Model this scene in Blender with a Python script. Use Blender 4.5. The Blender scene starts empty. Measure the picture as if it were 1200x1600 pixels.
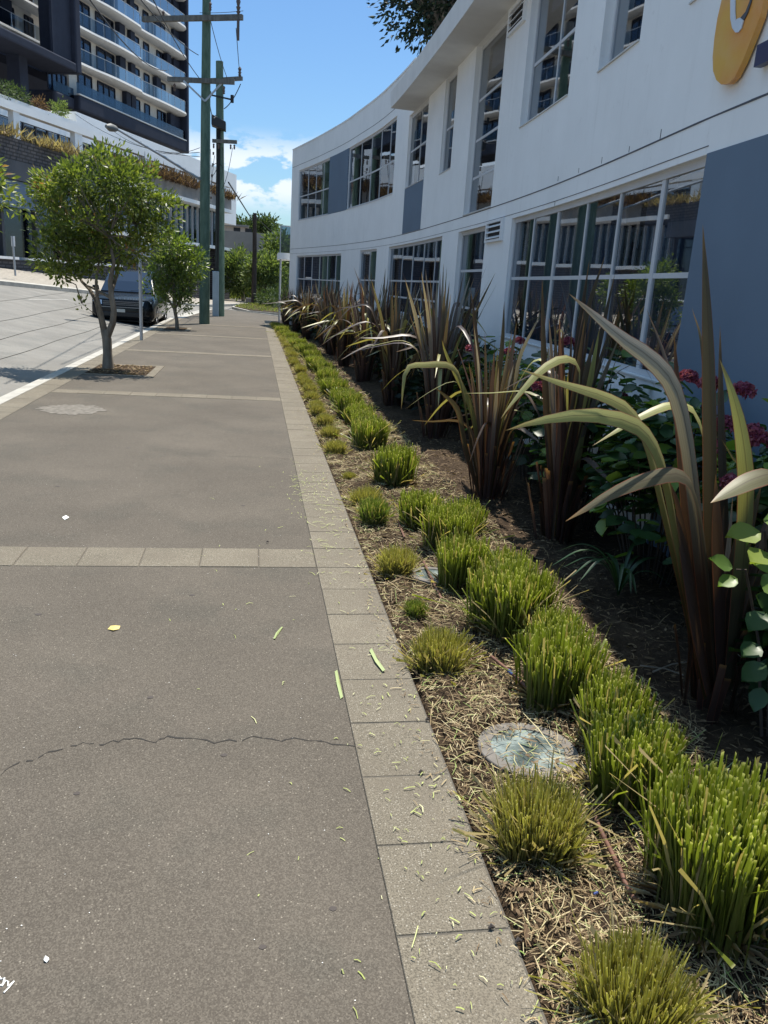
import bpy, math, random
import numpy as np
from mathutils import Vector, Matrix
scene = bpy.context.scene
COL = scene.collection
rng = np.random.default_rng(7)
random.seed(7)
radians = math.radians

# ------------------------------------------------------------------ camera
CH = 1.5
_f = 1260.0; _cx, _cy = 600.0, 800.0
_p = math.atan(352.0 / _f)
_v = np.array([-310.0, 4900.0]); _v /= np.linalg.norm(_v)
_d = _f / math.tan(_p)
_down = np.array([_v[0]*_d, _v[1]*_d, _f]); _down /= np.linalg.norm(_down)
_up = -_down
_yy = np.array([398-_cx, 435-_cy, _f]); _yy = _yy - _yy.dot(_up)*_up; _yy /= np.linalg.norm(_yy)
_R = np.stack([np.cross(_yy, _up), _yy, _up])
cam = bpy.data.cameras.new("camera"); camo = bpy.data.objects.new("camera", cam); COL.objects.link(camo)
cam.sensor_fit = 'HORIZONTAL'; cam.sensor_width = 36.0; cam.lens = _f/1200.0*36.0
cam.clip_start = 0.05; cam.clip_end = 6000
_M = Matrix(((_R[0][0], -_R[0][1], -_R[0][2], 0), (_R[1][0], -_R[1][1], -_R[1][2], 0),
             (_R[2][0], -_R[2][1], -_R[2][2], CH), (0, 0, 0, 1)))
camo.matrix_world = _M
scene.camera = camo
def ray(px, py): return _R @ np.array([px-_cx, py-_cy, _f])
def G(px, py, z=0.0):                 # point of the place at height z
    r = ray(px, py); t = (z-CH)/r[2]; return np.array([r[0]*t, r[1]*t, z])
def P(px, py, Y):                     # point of the place at distance Y up the street
    r = ray(px, py)/ray(px, py)[1]; return np.array([r[0]*Y, Y, CH+r[2]*Y])

# ------------------------------------------------------------------ sun, sky, exposure
SUN = np.array([0.18, 0.33, 1.0]); SUN /= np.linalg.norm(SUN)
sun = bpy.data.lights.new("sun", 'SUN'); suno = bpy.data.objects.new("sun", sun); COL.objects.link(suno)
sun.energy = 5.0; sun.angle = radians(0.53); sun.color = (1.0, 0.94, 0.84)
suno.rotation_euler = Vector(SUN).to_track_quat('Z', 'Y').to_euler()
world = bpy.data.worlds.new("World"); scene.world = world; world.use_nodes = True
wn = world.node_tree.nodes; wl = world.node_tree.links; wn.clear()
def W(t, **k):
    n = wn.new(t)
    for a, b in k.items(): setattr(n, a, b)
    return n
wo = W('ShaderNodeOutputWorld'); wb = W('ShaderNodeBackground'); wl.new(wb.outputs[0], wo.inputs[0])
wb.inputs['Strength'].default_value = 0.125
sky = W('ShaderNodeTexSky'); sky.sky_type = 'NISHITA'; sky.sun_disc = False
sky.sun_elevation = math.asin(SUN[2]); sky.sun_rotation = math.atan2(SUN[0], SUN[1])
sky.air_density = 1.25; sky.dust_density = 0.3; sky.ozone_density = 3.0
tc = W('ShaderNodeTexCoord'); sx = W('ShaderNodeSeparateXYZ'); wl.new(tc.outputs['Generated'], sx.inputs[0])
mp = W('ShaderNodeMapping'); mp.inputs['Scale'].default_value = (1, 1, 2.3); wl.new(tc.outputs['Generated'], mp.inputs[0])
nz = W('ShaderNodeTexNoise'); nz.inputs['Scale'].default_value = 14.0; nz.inputs['Detail'].default_value = 9; nz.inputs['Roughness'].default_value = 0.58
mp.inputs['Location'].default_value = (0.37, 0.15, 0.0)
wl.new(mp.outputs[0], nz.inputs['Vector'])
def wmath(op, a, b=None, c=None):
    n = W('ShaderNodeMath', operation=op)
    for i, v in enumerate((a, b, c)):
        if v is None: continue
        if hasattr(v, 'links'): wl.new(v, n.inputs[i])
        else: n.inputs[i].default_value = v
    return n.outputs[0]
def wrange(x, a, b, c, d):
    n = W('ShaderNodeMapRange'); n.interpolation_type = 'SMOOTHSTEP'
    wl.new(x, n.inputs[0])
    for i, v in zip((1, 2, 3, 4), (a, b, c, d)): n.inputs[i].default_value = v
    return n.outputs[0]
band = wmath('MULTIPLY', wrange(sx.outputs['Z'], 0.065, 0.10, 0, 1), wrange(sx.outputs['Z'], 0.125, 0.165, 1, 0))
cl = wmath('MULTIPLY', wrange(nz.outputs['Fac'], 0.44, 0.51, 0, 1), band)
cl = wmath('MULTIPLY', cl, 0.85)
mx = W('ShaderNodeMix', data_type='RGBA'); wl.new(cl, mx.inputs[0])
tint = W('ShaderNodeMix', data_type='RGBA', blend_type='MULTIPLY'); tint.inputs[0].default_value = 1.0
wl.new(sky.outputs[0], tint.inputs[6]); tz = W('ShaderNodeMix', data_type='RGBA'); wl.new(wrange(sx.outputs['Z'], 0.40, 0.75, 0, 1), tz.inputs[0])
tz.inputs[6].default_value = (0.42, 0.55, 0.68, 1); tz.inputs[7].default_value = (1.60, 1.62, 1.36, 1); wl.new(tz.outputs[2], tint.inputs[7])  # low sky dimmed; unseen upper sky brightened to light the shaded wall
wl.new(tint.outputs[2], mx.inputs[6]); mx.inputs[7].default_value = (5.0, 5.3, 5.7, 1)
wl.new(mx.outputs[2], wb.inputs['Color'])
scene.view_settings.view_transform = 'Standard'; scene.view_settings.look = 'None'
scene.view_settings.exposure = 0.68; scene.view_settings.gamma = 1.0; scene.view_settings.use_curve_mapping = False
scene.render.engine = 'CYCLES'
scene.render.resolution_x = 768; scene.render.resolution_y = 1024
scene.cycles.max_bounces = 8; scene.cycles.transparent_max_bounces = 12

# ------------------------------------------------------------------ materials
MATS = {}
class NT:
    def __init__(s, name):
        s.m = bpy.data.materials.new(name); s.m.use_nodes = True
        s.n = s.m.node_tree.nodes; s.l = s.m.node_tree.links
        s.b = s.n['Principled BSDF']; s.out = s.n['Material Output']
        s.tc = None; MATS[name] = s.m
    def node(s, t, **k):
        n = s.n.new(t)
        for a, b in k.items(): setattr(n, a, b)
        return n
    def coord(s, kind='Object', scale=(1, 1, 1)):
        if kind == 'World': g = s.node('ShaderNodeNewGeometry').outputs['Position']
        else: g = s.node('ShaderNodeTexCoord').outputs[kind]
        if scale != (1, 1, 1):
            m = s.node('ShaderNodeMapping'); m.inputs['Scale'].default_value = scale; s.l.new(g, m.inputs[0]); g = m.outputs[0]
        return g
    def noise(s, scale, detail=4, rough=0.55, vec=None):
        n = s.node('ShaderNodeTexNoise'); n.inputs['Scale'].default_value = scale
        n.inputs['Detail'].default_value = detail; n.inputs['Roughness'].default_value = rough
        s.l.new(vec if vec is not None else s.coord('World'), n.inputs['Vector']); return n.outputs['Fac']
    def voro(s, scale, out='Distance', vec=None):
        n = s.node('ShaderNodeTexVoronoi'); n.inputs['Scale'].default_value = scale
        s.l.new(vec if vec is not None else s.coord('World'), n.inputs['Vector']); return n.outputs[out]
    def rng(s, x, a, b, c=0.0, d=1.0, smooth=False):
        n = s.node('ShaderNodeMapRange')
        if smooth: n.interpolation_type = 'SMOOTHSTEP'
        s.l.new(x, n.inputs[0])
        for i, v in zip((1, 2, 3, 4), (a, b, c, d)): n.inputs[i].default_value = v
        return n.outputs[0]
    def math(s, op, a, b=0.0):
        n = s.node('ShaderNodeMath', operation=op)
        for i, v in enumerate((a, b)):
            if hasattr(v, 'links'): s.l.new(v, n.inputs[i])
            else: n.inputs[i].default_value = v
        return n.outputs[0]
    def mix(s, f, a, b, blend='MIX'):
        n = s.node('ShaderNodeMix', data_type='RGBA', blend_type=blend)
        for i, v in ((0, f), (6, a), (7, b)):
            if hasattr(v, 'links'): s.l.new(v, n.inputs[i])
            elif i == 0: n.inputs[0].default_value = v
            else: n.inputs[i].default_value = (*v, 1)
        return n.outputs[2]
    def attr(s, name='rnd'):
        return s.node('ShaderNodeAttribute', attribute_name=name).outputs['Fac']
    def ramp(s, x, stops):
        n = s.node('ShaderNodeValToRGB'); s.l.new(x, n.inputs[0]); e = n.color_ramp.elements
        while len(e) < len(stops): e.new(0.5)
        for q, (p, c) in zip(e, stops): q.position = p; q.color = (*c, 1)
        return n.outputs[0]
    def color(s, c):
        if hasattr(c, 'links'): s.l.new(c, s.b.inputs['Base Color'])
        else: s.b.inputs['Base Color'].default_value = (*c, 1)
    def set(s, **k):
        for a, v in k.items():
            key = {'rough': 'Roughness', 'metal': 'Metallic', 'spec': 'Specular IOR Level', 'coat': 'Coat Weight', 'ior': 'IOR'}[a]
            if hasattr(v, 'links'): s.l.new(v, s.b.inputs[key])
            else: s.b.inputs[key].default_value = v
    def bump(s, h, strength=0.3, dist=0.01):
        n = s.node('ShaderNodeBump'); n.inputs['Strength'].default_value = strength; n.inputs['Distance'].default_value = dist
        s.l.new(h, n.inputs['Height']); s.l.new(n.outputs[0], s.b.inputs['Normal'])
    def translucent(s, col, fac):
        t = s.node('ShaderNodeBsdfTranslucent'); s.l.new(col, t.inputs[0])
        m = s.node('ShaderNodeMixShader'); m.inputs[0].default_value = fac
        s.l.new(s.b.outputs[0], m.inputs[1]); s.l.new(t.outputs[0], m.inputs[2]); s.l.new(m.outputs[0], s.out.inputs[0])

def plain(name, c, rough=0.6, metal=0.0, var=0.12, scale=3.0, bump=0.0, bscale=60, **k):
    t = NT(name); n = t.noise(scale, 5)
    a = tuple(x*(1-var) for x in c); b = tuple(min(1, x*(1+var)) for x in c)
    t.color(t.mix(t.rng(n, 0.3, 0.7), a, b)); t.set(rough=rough, metal=metal, **k)
    if bump: t.bump(t.noise(bscale, 4), bump, 0.004)
    return t.m

def asphalt_mat(name, base, light, dark, speck=0.5, patch=True):
    t = NT(name)
    vc = t.node('ShaderNodeSeparateColor'); t.l.new(t.voro(290, 'Color'), vc.inputs[0]); fine = vc.outputs[1]; mid = t.noise(38, 4, 0.6)
    big = t.noise(0.9, 4, 0.6); big2 = t.noise(1.9, 5, 0.6)
    c = t.mix(t.rng(big, 0.32, 0.68), tuple(x*0.76 for x in base), tuple(x*1.16 for x in base))
    c = t.mix(t.rng(big2, 0.52, 0.66, 0, 0.6), c, (base[0]*0.66, base[1]*0.72, base[2]*0.74))
    c = t.mix(t.math('POWER', fine, 1.5), t.mix(0.28, c, dark), t.mix(0.17, c, light))
    c = t.mix(t.rng(mid, 0.3, 0.7, 0, 0.12), c, tuple(x*0.75 for x in base))
    v = t.voro(120, 'Color'); sp = t.node('ShaderNodeSeparateColor'); t.l.new(v, sp.inputs[0])
    near = t.rng(t.voro(120), 0.0, 0.35, 1, 0)
    m = t.math('MULTIPLY', t.rng(sp.outputs[0], 0.86, 0.93), near)
    c = t.mix(t.math('MULTIPLY', m, speck), c, light)
    t.color(c); t.set(rough=0.92, spec=0.25)
    t.bump(t.math('ADD', fine, near), 0.35, 0.003)
    return t
asphalt_mat('asphalt_path', (0.090, 0.077, 0.062), (0.36, 0.32, 0.26), (0.03, 0.025, 0.02), 0.9)
asphalt_mat('asphalt_road', (0.180, 0.172, 0.156), (0.38, 0.36, 0.33), (0.13, 0.125, 0.12), 0.4)
def paver_mat(name, base):
    t = NT(name)
    fine = t.noise(210, 3, 0.8); big = t.noise(1.7, 5, 0.65)
    c = t.mix(t.rng(big, 0.3, 0.72), tuple(x*0.8 for x in base), tuple(x*1.18 for x in base))
    c = t.mix(t.attr(), t.mix(0.3, c, tuple(x*0.6 for x in base)), c)
    c = t.mix(t.rng(fine, 0.40, 0.56), tuple(x*0.40 for x in base), c)
    v = t.voro(150, 'Color'); sp = t.node('ShaderNodeSeparateColor'); t.l.new(v, sp.inputs[0])
    near = t.rng(t.voro(150), 0.0, 0.4, 1, 0)
    c = t.mix(t.math('MULTIPLY', t.rng(sp.outputs[0], 0.62, 0.75), t.math('MULTIPLY', near, 0.75)), c, (0.52, 0.49, 0.42))
    st = t.noise(4, 5, 0.65); c = t.mix(t.rng(st, 0.46, 0.68, 0, 0.6), c, (0.135, 0.115, 0.09))
    t.color(c); t.set(rough=0.93, spec=0.2); t.bump(t.math('ADD', fine, near), 0.4, 0.003)
    return t
paver_mat('paver', (0.208, 0.182, 0.140))
plain('concrete_kerb', (0.34, 0.325, 0.29), 0.9, var=0.2, scale=4, bump=0.3)
plain('joint_dark', (0.09, 0.08, 0.065), 0.95, var=0.3, scale=20)
def soil_mat():
    t = NT('soil'); a = t.noise(22, 6, 0.7); b = t.noise(120, 4, 0.7); g = t.noise(2.3, 3)
    c = t.ramp(a, [(0.3, (0.022, 0.015, 0.010)), (0.5, (0.060, 0.040, 0.026)), (0.62, (0.11, 0.078, 0.050)), (0.75, (0.20, 0.15, 0.095))])
    c = t.mix(t.rng(b, 0.35, 0.6), tuple((0.035, 0.025, 0.017)), c)
    c = t.mix(t.rng(g, 0.45, 0.65, 0, 0.25), c, (0.12, 0.085, 0.05))
    t.color(c); t.set(rough=0.95, spec=0.1); t.bump(t.math('ADD', a, b), 0.9, 0.02)
soil_mat()
def wall_white():
    t = NT('white_render'); n = t.noise(1.3, 5, 0.6)
    v = t.coord('World', (6, 6, 0.5)); s = t.noise(1.6, 5, 0.65, v)
    c = t.mix(t.rng(n, 0.3, 0.7), (0.76, 0.765, 0.76), (0.83, 0.835, 0.83))
    c = t.mix(t.rng(s, 0.55, 0.8, 0, 0.26), c, (0.56, 0.555, 0.53))
    v2 = t.coord('World', (3, 3, 3)); s2 = t.noise(2.2, 6, 0.7, v2)
    c = t.mix(t.rng(s2, 0.62, 0.76, 0, 0.30), c, (0.42, 0.41, 0.40))
    t.color(c); t.set(rough=0.75, spec=0.25); t.bump(t.noise(140, 3), 0.15, 0.002)
wall_white()
plain('blue_render', (0.115, 0.165, 0.228), 0.7, var=0.07, scale=1.2, bump=0.12, bscale=140)
plain('joint_line', (0.08, 0.085, 0.10), 0.9)
plain('soffit_paint', (0.68, 0.68, 0.67), 0.7, var=0.06)
plain('window_frame', (0.54, 0.55, 0.57), 0.4, var=0.05)
plain('interior_dark', (0.028, 0.030, 0.034), 0.9, var=0.3)
plain('interior_light', (0.30, 0.31, 0.32), 0.9, var=0.2)
plain('curtain', (0.075, 0.095, 0.135), 0.9, var=0.2, scale=8)
plain('vent_white', (0.74, 0.75, 0.76), 0.45, var=0.04)
plain('sill_stone', (0.58, 0.58, 0.57), 0.7, var=0.1)
def glass(name, tintc, ior, refl=0.0):
    t = NT(name); t.n.remove(t.b)
    tr = t.node('ShaderNodeBsdfTransparent'); tr.inputs[0].default_value = (*tintc, 1)
    gl = t.node('ShaderNodeBsdfGlossy'); gl.inputs['Roughness'].default_value = 0.015; gl.inputs[0].default_value = (0.95, 0.97, 1, 1)
    bn = t.node('ShaderNodeBump'); bn.inputs['Strength'].default_value = 0.006; bn.inputs['Distance'].default_value = 0.05
    t.l.new(t.noise(2.2, 1), bn.inputs['Height']); t.l.new(bn.outputs[0], gl.inputs['Normal'])
    fr = t.node('ShaderNodeFresnel'); fr.inputs[0].default_value = ior
    f = t.math('ADD', t.math('MULTIPLY', fr.outputs[0], 0.36), refl); f = t.math('MINIMUM', f, 1.0)
    m = t.node('ShaderNodeMixShader'); t.l.new(f, m.inputs[0]); t.l.new(tr.outputs[0], m.inputs[1]); t.l.new(gl.outputs[0], m.inputs[2])
    t.l.new(m.outputs[0], t.out.inputs[0]); return t.m
glass('pane_glass', (0.46, 0.53, 0.60), 1.16, 0.022)
glass('balcony_glass', (0.40, 0.47, 0.54), 1.15, 0.03)
glass('tower_pane', (0.34, 0.38, 0.45), 1.25, 0.03)
plain('tower_white', (0.54, 0.535, 0.52), 0.6, var=0.05)
plain('tower_beige', (0.56, 0.52, 0.46), 0.7, var=0.06)
plain('tower_dark', (0.026, 0.030, 0.046), 0.75, var=0.12, scale=1.5, spec=0.2)
plain('tower_curtain', (0.62, 0.64, 0.66), 0.9, var=0.1, scale=2)
plain('podium_dark', (0.045, 0.048, 0.058), 0.6, var=0.25, scale=0.8)
plain('podium_white', (0.80, 0.79, 0.77), 0.65, var=0.06, scale=0.6)
plain('podium_concrete', (0.22, 0.21, 0.20), 0.85, var=0.2, scale=1.1)
plain('podium_slab', (0.50, 0.51, 0.53), 0.75, var=0.08)
def brick_dark():
    t = NT('brick_dark'); br = t.node('ShaderNodeTexBrick'); br.inputs['Scale'].default_value = 1.0
    c = t.node('ShaderNodeCombineXYZ'); s = t.node('ShaderNodeSeparateXYZ'); t.l.new(t.coord('World'), s.inputs[0])
    t.l.new(s.outputs['Y'], c.inputs['X']); t.l.new(s.outputs['Z'], c.inputs['Y']); t.l.new(c.outputs[0], br.inputs['Vector'])
    br.inputs['Color1'].default_value = (0.055, 0.055, 0.062, 1); br.inputs['Color2'].default_value = (0.085, 0.08, 0.085, 1); br.inputs['Mortar'].default_value = (0.022, 0.022, 0.025, 1)
    br.inputs['Brick Width'].default_value = 0.36; br.inputs['Row Height'].default_value = 0.13; br.inputs['Mortar Size'].default_value = 0.03
    t.color(br.outputs[0]); t.set(rough=0.85)
brick_dark()
def leaf_mat(name, stops, trans=0.35, rough=0.5, spec=0.4):
    t = NT(name); c = t.ramp(t.attr(), stops); t.color(c); t.set(rough=rough, spec=spec)
    tcol = t.mix(1.0, c, (1.9, 2.0, 0.9), 'MULTIPLY'); t.translucent(tcol, trans); return t
leaf_mat('tree_leaf', [(0, (0.055, 0.08, 0.022)), (0.5, (0.11, 0.145, 0.032)), (0.85, (0.19, 0.22, 0.05)), (0.97, (0.26, 0.28, 0.08)), (1, (0.24, 0.13, 0.06))], 0.34, 0.45, 0.4)
leaf_mat('tree_leaf_bright', [(0, (0.045, 0.075, 0.02)), (0.6, (0.09, 0.13, 0.028)), (1, (0.20, 0.25, 0.05))], 0.36, 0.4, 0.5)
leaf_mat('far_leaf', [(0, (0.055, 0.085, 0.03)), (0.6, (0.12, 0.16, 0.055)), (1, (0.22, 0.26, 0.10))], 0.3, 0.6, 0.2)
leaf_mat('far_leaf_dark', [(0, (0.03, 0.05, 0.02)), (0.6, (0.05, 0.075, 0.03)), (1, (0.09, 0.12, 0.05))], 0.25, 0.6, 0.2)
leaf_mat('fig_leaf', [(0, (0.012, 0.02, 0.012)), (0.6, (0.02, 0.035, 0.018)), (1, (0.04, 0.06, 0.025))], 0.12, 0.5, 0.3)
leaf_mat('hydrangea_leaf', [(0, (0.018, 0.045, 0.018)), (0.5, (0.034, 0.078, 0.022)), (0.82, (0.15, 0.24, 0.035)), (1, (0.20, 0.20, 0.05))], 0.28, 0.42, 0.45)
leaf_mat('hydrangea_petal', [(0, (0.15, 0.028, 0.055)), (0.5, (0.25, 0.06, 0.11)), (1, (0.36, 0.14, 0.18))], 0.2, 0.6, 0.2)
leaf_mat('tan_grass', [(0, (0.16, 0.12, 0.08)), (1, (0.36, 0.29, 0.19))], 0.3, 0.7, 0.1)
leaf_mat('red_shrub', [(0, (0.075, 0.048, 0.038)), (0.7, (0.12, 0.075, 0.056)), (1, (0.20, 0.125, 0.09))], 0.25, 0.7, 0.1)
leaf_mat('verge_grass', [(0, (0.10, 0.13, 0.04)), (1, (0.28, 0.30, 0.10))], 0.3, 0.8, 0.1)
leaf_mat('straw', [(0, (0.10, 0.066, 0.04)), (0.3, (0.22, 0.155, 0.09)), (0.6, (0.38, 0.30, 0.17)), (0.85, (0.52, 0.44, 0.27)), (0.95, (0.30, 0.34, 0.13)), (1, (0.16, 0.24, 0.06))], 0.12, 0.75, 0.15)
leaf_mat('fresh_clipping', [(0, (0.30, 0.34, 0.10)), (0.7, (0.42, 0.46, 0.18)), (1, (0.60, 0.58, 0.36))], 0.12, 0.6, 0.2)
def blade_mat(name, low, mid, top, tipc, trans=0.35):
    # h = height along the blade (straw-coloured base, green blade, cut tip)
    t = NT(name); h = t.attr('h'); r = t.attr('rnd')
    c = t.ramp(h, [(0.0, low), (0.25, mid), (0.8, top), (0.97, top), (1.0, tipc)])
    c = t.mix(t.rng(r, 0, 0.86, 0.0, 0.72), c, tuple(x*0.42 for x in mid))
    c = t.mix(t.rng(r, 0.80, 0.88), c, (0.36, 0.29, 0.15))
    t.color(c); t.set(rough=0.42, spec=0.45)
    t.translucent(t.mix(1.0, c, (1.7, 1.75, 0.75), 'MULTIPLY'), trans)
blade_mat('clump_blade', (0.24, 0.22, 0.085), (0.095, 0.118, 0.024), (0.20, 0.245, 0.036), (0.70, 0.68, 0.33), 0.40)  # darker middle, brighter top: gap shade and sun painted into the green
blade_mat('tuft_blade', (0.24, 0.17, 0.085), (0.15, 0.13, 0.045), (0.36, 0.34, 0.09), (0.78, 0.68, 0.38), 0.3)
blade_mat('tuft_blade_green', (0.22, 0.19, 0.085), (0.10, 0.135, 0.032), (0.17, 0.235, 0.042), (0.50, 0.50, 0.24), 0.35)
def flax_mat():
    t = NT('flax_leaf'); r = t.attr('rnd'); h = t.attr('h'); e = t.attr('edge')
    uv = t.coord('World', (1, 1, 1))
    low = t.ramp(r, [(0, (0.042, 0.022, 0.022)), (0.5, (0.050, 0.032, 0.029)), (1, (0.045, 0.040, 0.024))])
    hi = t.ramp(r, [(0, (0.085, 0.042, 0.034)), (0.24, (0.075, 0.052, 0.046)), (0.29, (0.38, 0.345, 0.31)), (0.31, (0.38, 0.345, 0.31)), (0.36, (0.075, 0.056, 0.050)), (0.65, (0.10, 0.088, 0.062)), (0.82, (0.17, 0.165, 0.085)), (0.9, (0.30, 0.30, 0.12)), (1, (0.36, 0.37, 0.14))])  # narrow pale stop paints the white sheen of the big bent leaf
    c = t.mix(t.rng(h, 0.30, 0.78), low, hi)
    rib = t.node('ShaderNodeMath', operation='SINE'); t.l.new(t.math('MULTIPLY', e, 60.0), rib.inputs[0])
    c = t.mix(t.rng(rib.outputs[0], -1, 1, 0, 0.18), c, (0.06, 0.045, 0.035))
    mid = t.rng(t.math('ABSOLUTE', t.math('SUBTRACT', e, 0.5)), 0.0, 0.035, 0.75, 0)
    c = t.mix(mid, c, (0.05, 0.03, 0.025))
    ed = t.rng(t.math('ABSOLUTE', t.math('SUBTRACT', e, 0.5)), 0.44, 0.48, 0, 0.85)
    c = t.mix(ed, c, (0.20, 0.07, 0.045))
    c = t.mix(t.rng(h, 0.93, 1.0, 0, 0.7), c, (0.30, 0.17, 0.06))
    t.color(c); t.set(rough=0.42, spec=0.5)
    t.translucent(t.mix(1.0, c, (1.9, 1.75, 0.8), 'MULTIPLY'), 0.22)
flax_mat()
def bark(name, a, b, scale=14):
    t = NT(name); n = t.noise(scale, 6, 0.65, t.coord('World', (1, 1, 0.25)))
    t.color(t.mix(t.rng(n, 0.3, 0.7), a, b)); t.set(rough=0.9, spec=0.2); t.bump(n, 0.6, 0.02)
bark('tree_bark', (0.10, 0.08, 0.06), (0.30, 0.26, 0.21), 9)
bark('pole_green', (0.065, 0.105, 0.075), (0.14, 0.20, 0.15), 9)
bark('pole_brown', (0.03, 0.024, 0.02), (0.07, 0.055, 0.045), 9)
bark('timber_arm', (0.09, 0.085, 0.075), (0.20, 0.19, 0.17), 12)
plain('galvanised', (0.42, 0.44, 0.46), 0.5, 0.6, var=0.1)
plain('conduit_grey', (0.30, 0.37, 0.41), 0.6, var=0.1)
plain('cable_black', (0.012, 0.012, 0.014), 0.7)
plain('porcelain', (0.10, 0.07, 0.06), 0.3)
plain('sign_back', (0.45, 0.48, 0.52), 0.45, 0.5)
plain('sign_white', (0.78, 0.78, 0.78), 0.5)
plain('rust_pipe', (0.13, 0.06, 0.038), 0.75, var=0.35, scale=30, bump=0.2)
plain('blue_tape', (0.05, 0.08, 0.25), 0.5)
plain('paint_white', (0.75, 0.75, 0.72), 0.8, var=0.1)
plain('line_paint', (0.62, 0.61, 0.58), 0.85, var=0.2, scale=8)
plain('road_seam', (0.163, 0.156, 0.142), 0.95)
plain('crack_dark', (0.03, 0.027, 0.024), 1.0)
plain('old_stain', (0.26, 0.235, 0.20), 0.95, var=0.25, scale=9)
plain('mortar_stain', (0.135, 0.12, 0.10), 0.95, var=0.45, scale=18)
plain('lid_rim', (0.125, 0.112, 0.098), 0.7, var=0.2, scale=20, bump=0.2)
plain('far_wall', (0.20, 0.195, 0.185), 0.9, var=0.25, scale=0.35)
plain('far_house', (0.45, 0.38, 0.32), 0.8)
plain('planter_box', (0.13, 0.12, 0.11), 0.8)
plain('leaf_yellow', (0.50, 0.40, 0.13), 0.6)
plain('stone_dark', (0.05, 0.04, 0.035), 0.8)
plain('letter_navy', (0.03, 0.035, 0.09), 0.4)
def carpaint():
    t = NT('car_paint'); t.color((0.005, 0.007, 0.010)); t.set(rough=0.22, spec=0.25, coat=0.1)
carpaint()
plain('car_black', (0.012, 0.012, 0.013), 0.5, var=0.05)
plain('tyre', (0.02, 0.02, 0.02), 0.85, var=0.1)
plain('rim_metal', (0.22, 0.23, 0.25), 0.3, 0.9)
plain('plate_white', (0.55, 0.55, 0.50), 0.4)
plain('lamp_glass', (0.55, 0.60, 0.65), 0.12, 0.3)
def windshield():
    t = NT('car_glass'); t.color((0.02, 0.035, 0.065)); t.set(rough=0.1, spec=0.2)
windshield()
def orange():
    t = NT('sign_orange'); n = t.noise(2.2, 2); g = t.noise(9, 3)
    c = t.mix(t.rng(n, 0.35, 0.65), (0.70, 0.40, 0.07), (0.72, 0.25, 0.06)); c = t.mix(t.rng(g, 0.4, 0.7, 0, 0.3), c, (0.72, 0.46, 0.24))
    t.color(c); t.set(rough=0.35)
orange()
plain('sign_silver', (0.62, 0.68, 0.76), 0.3, var=0.05)
def lidglass():
    t = NT('lid_glass'); n = t.noise(9, 5, 0.6)
    t.color(t.ramp(n, [(0.38, (0.05, 0.065, 0.065)), (0.5, (0.11, 0.135, 0.13)), (0.6, (0.22, 0.26, 0.25))])); t.set(rough=0.25, spec=0.5)
lidglass()

# ------------------------------------------------------------------ mesh helpers
def tag(o, label=None, cat=None, group=None, kind=None):
    if label: o['label'] = label
    if cat: o['category'] = cat
    if group: o['group'] = group
    if kind: o['kind'] = kind
    return o
def empty(name, loc=(0, 0, 0), rz=0.0):
    o = bpy.data.objects.new(name, None); COL.objects.link(o); o.location = [float(x) for x in loc]; o.rotation_euler = (0, 0, rz)
    o.empty_display_size = 0.1; return o
def link(name, me, mat, parent=None, world=True):
    o = bpy.data.objects.new(name, me); COL.objects.link(o)
    if mat and not me.materials: me.materials.append(MATS[mat])
    if parent is not None:
        o.parent = parent
        if world:
            q = parent; M = Matrix.Identity(4)
            chain = []
            while q is not None: chain.append(q); q = q.parent
            for q in reversed(chain): M = M @ q.matrix_parent_inverse @ Matrix.LocRotScale(q.location, q.rotation_euler, q.scale)
            o.matrix_parent_inverse = M.inverted()
    return o
def nmesh(name, V, F, attrs=None, smooth=False):
    """V (n,3) array, F (m,k) array of equal-size faces or list of lists"""
    me = bpy.data.meshes.new(name); V = np.asarray(V, dtype=np.float32)
    if isinstance(F, np.ndarray):
        m, k = F.shape
        me.vertices.add(len(V)); me.vertices.foreach_set('co', V.ravel())
        me.loops.add(m*k); me.loops.foreach_set('vertex_index', F.astype(np.int32).ravel())
        me.polygons.add(m); me.polygons.foreach_set('loop_start', (np.arange(m)*k).astype(np.int32))
        try: me.polygons.foreach_set('loop_total', np.full(m, k, dtype=np.int32))
        except Exception: pass
        me.update(calc_edges=True)
    else:
        me.from_pydata([tuple(map(float, v)) for v in V], [], [list(map(int, f)) for f in F]); me.update()
    if attrs:
        for nm, (dom, arr) in attrs.items():
            a = me.attributes.new(nm, 'FLOAT', dom); a.data.foreach_set('value', np.asarray(arr, dtype=np.float32))
    if smooth: me.polygons.foreach_set('use_smooth', np.ones(len(me.polygons), dtype=bool))
    return me
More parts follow.
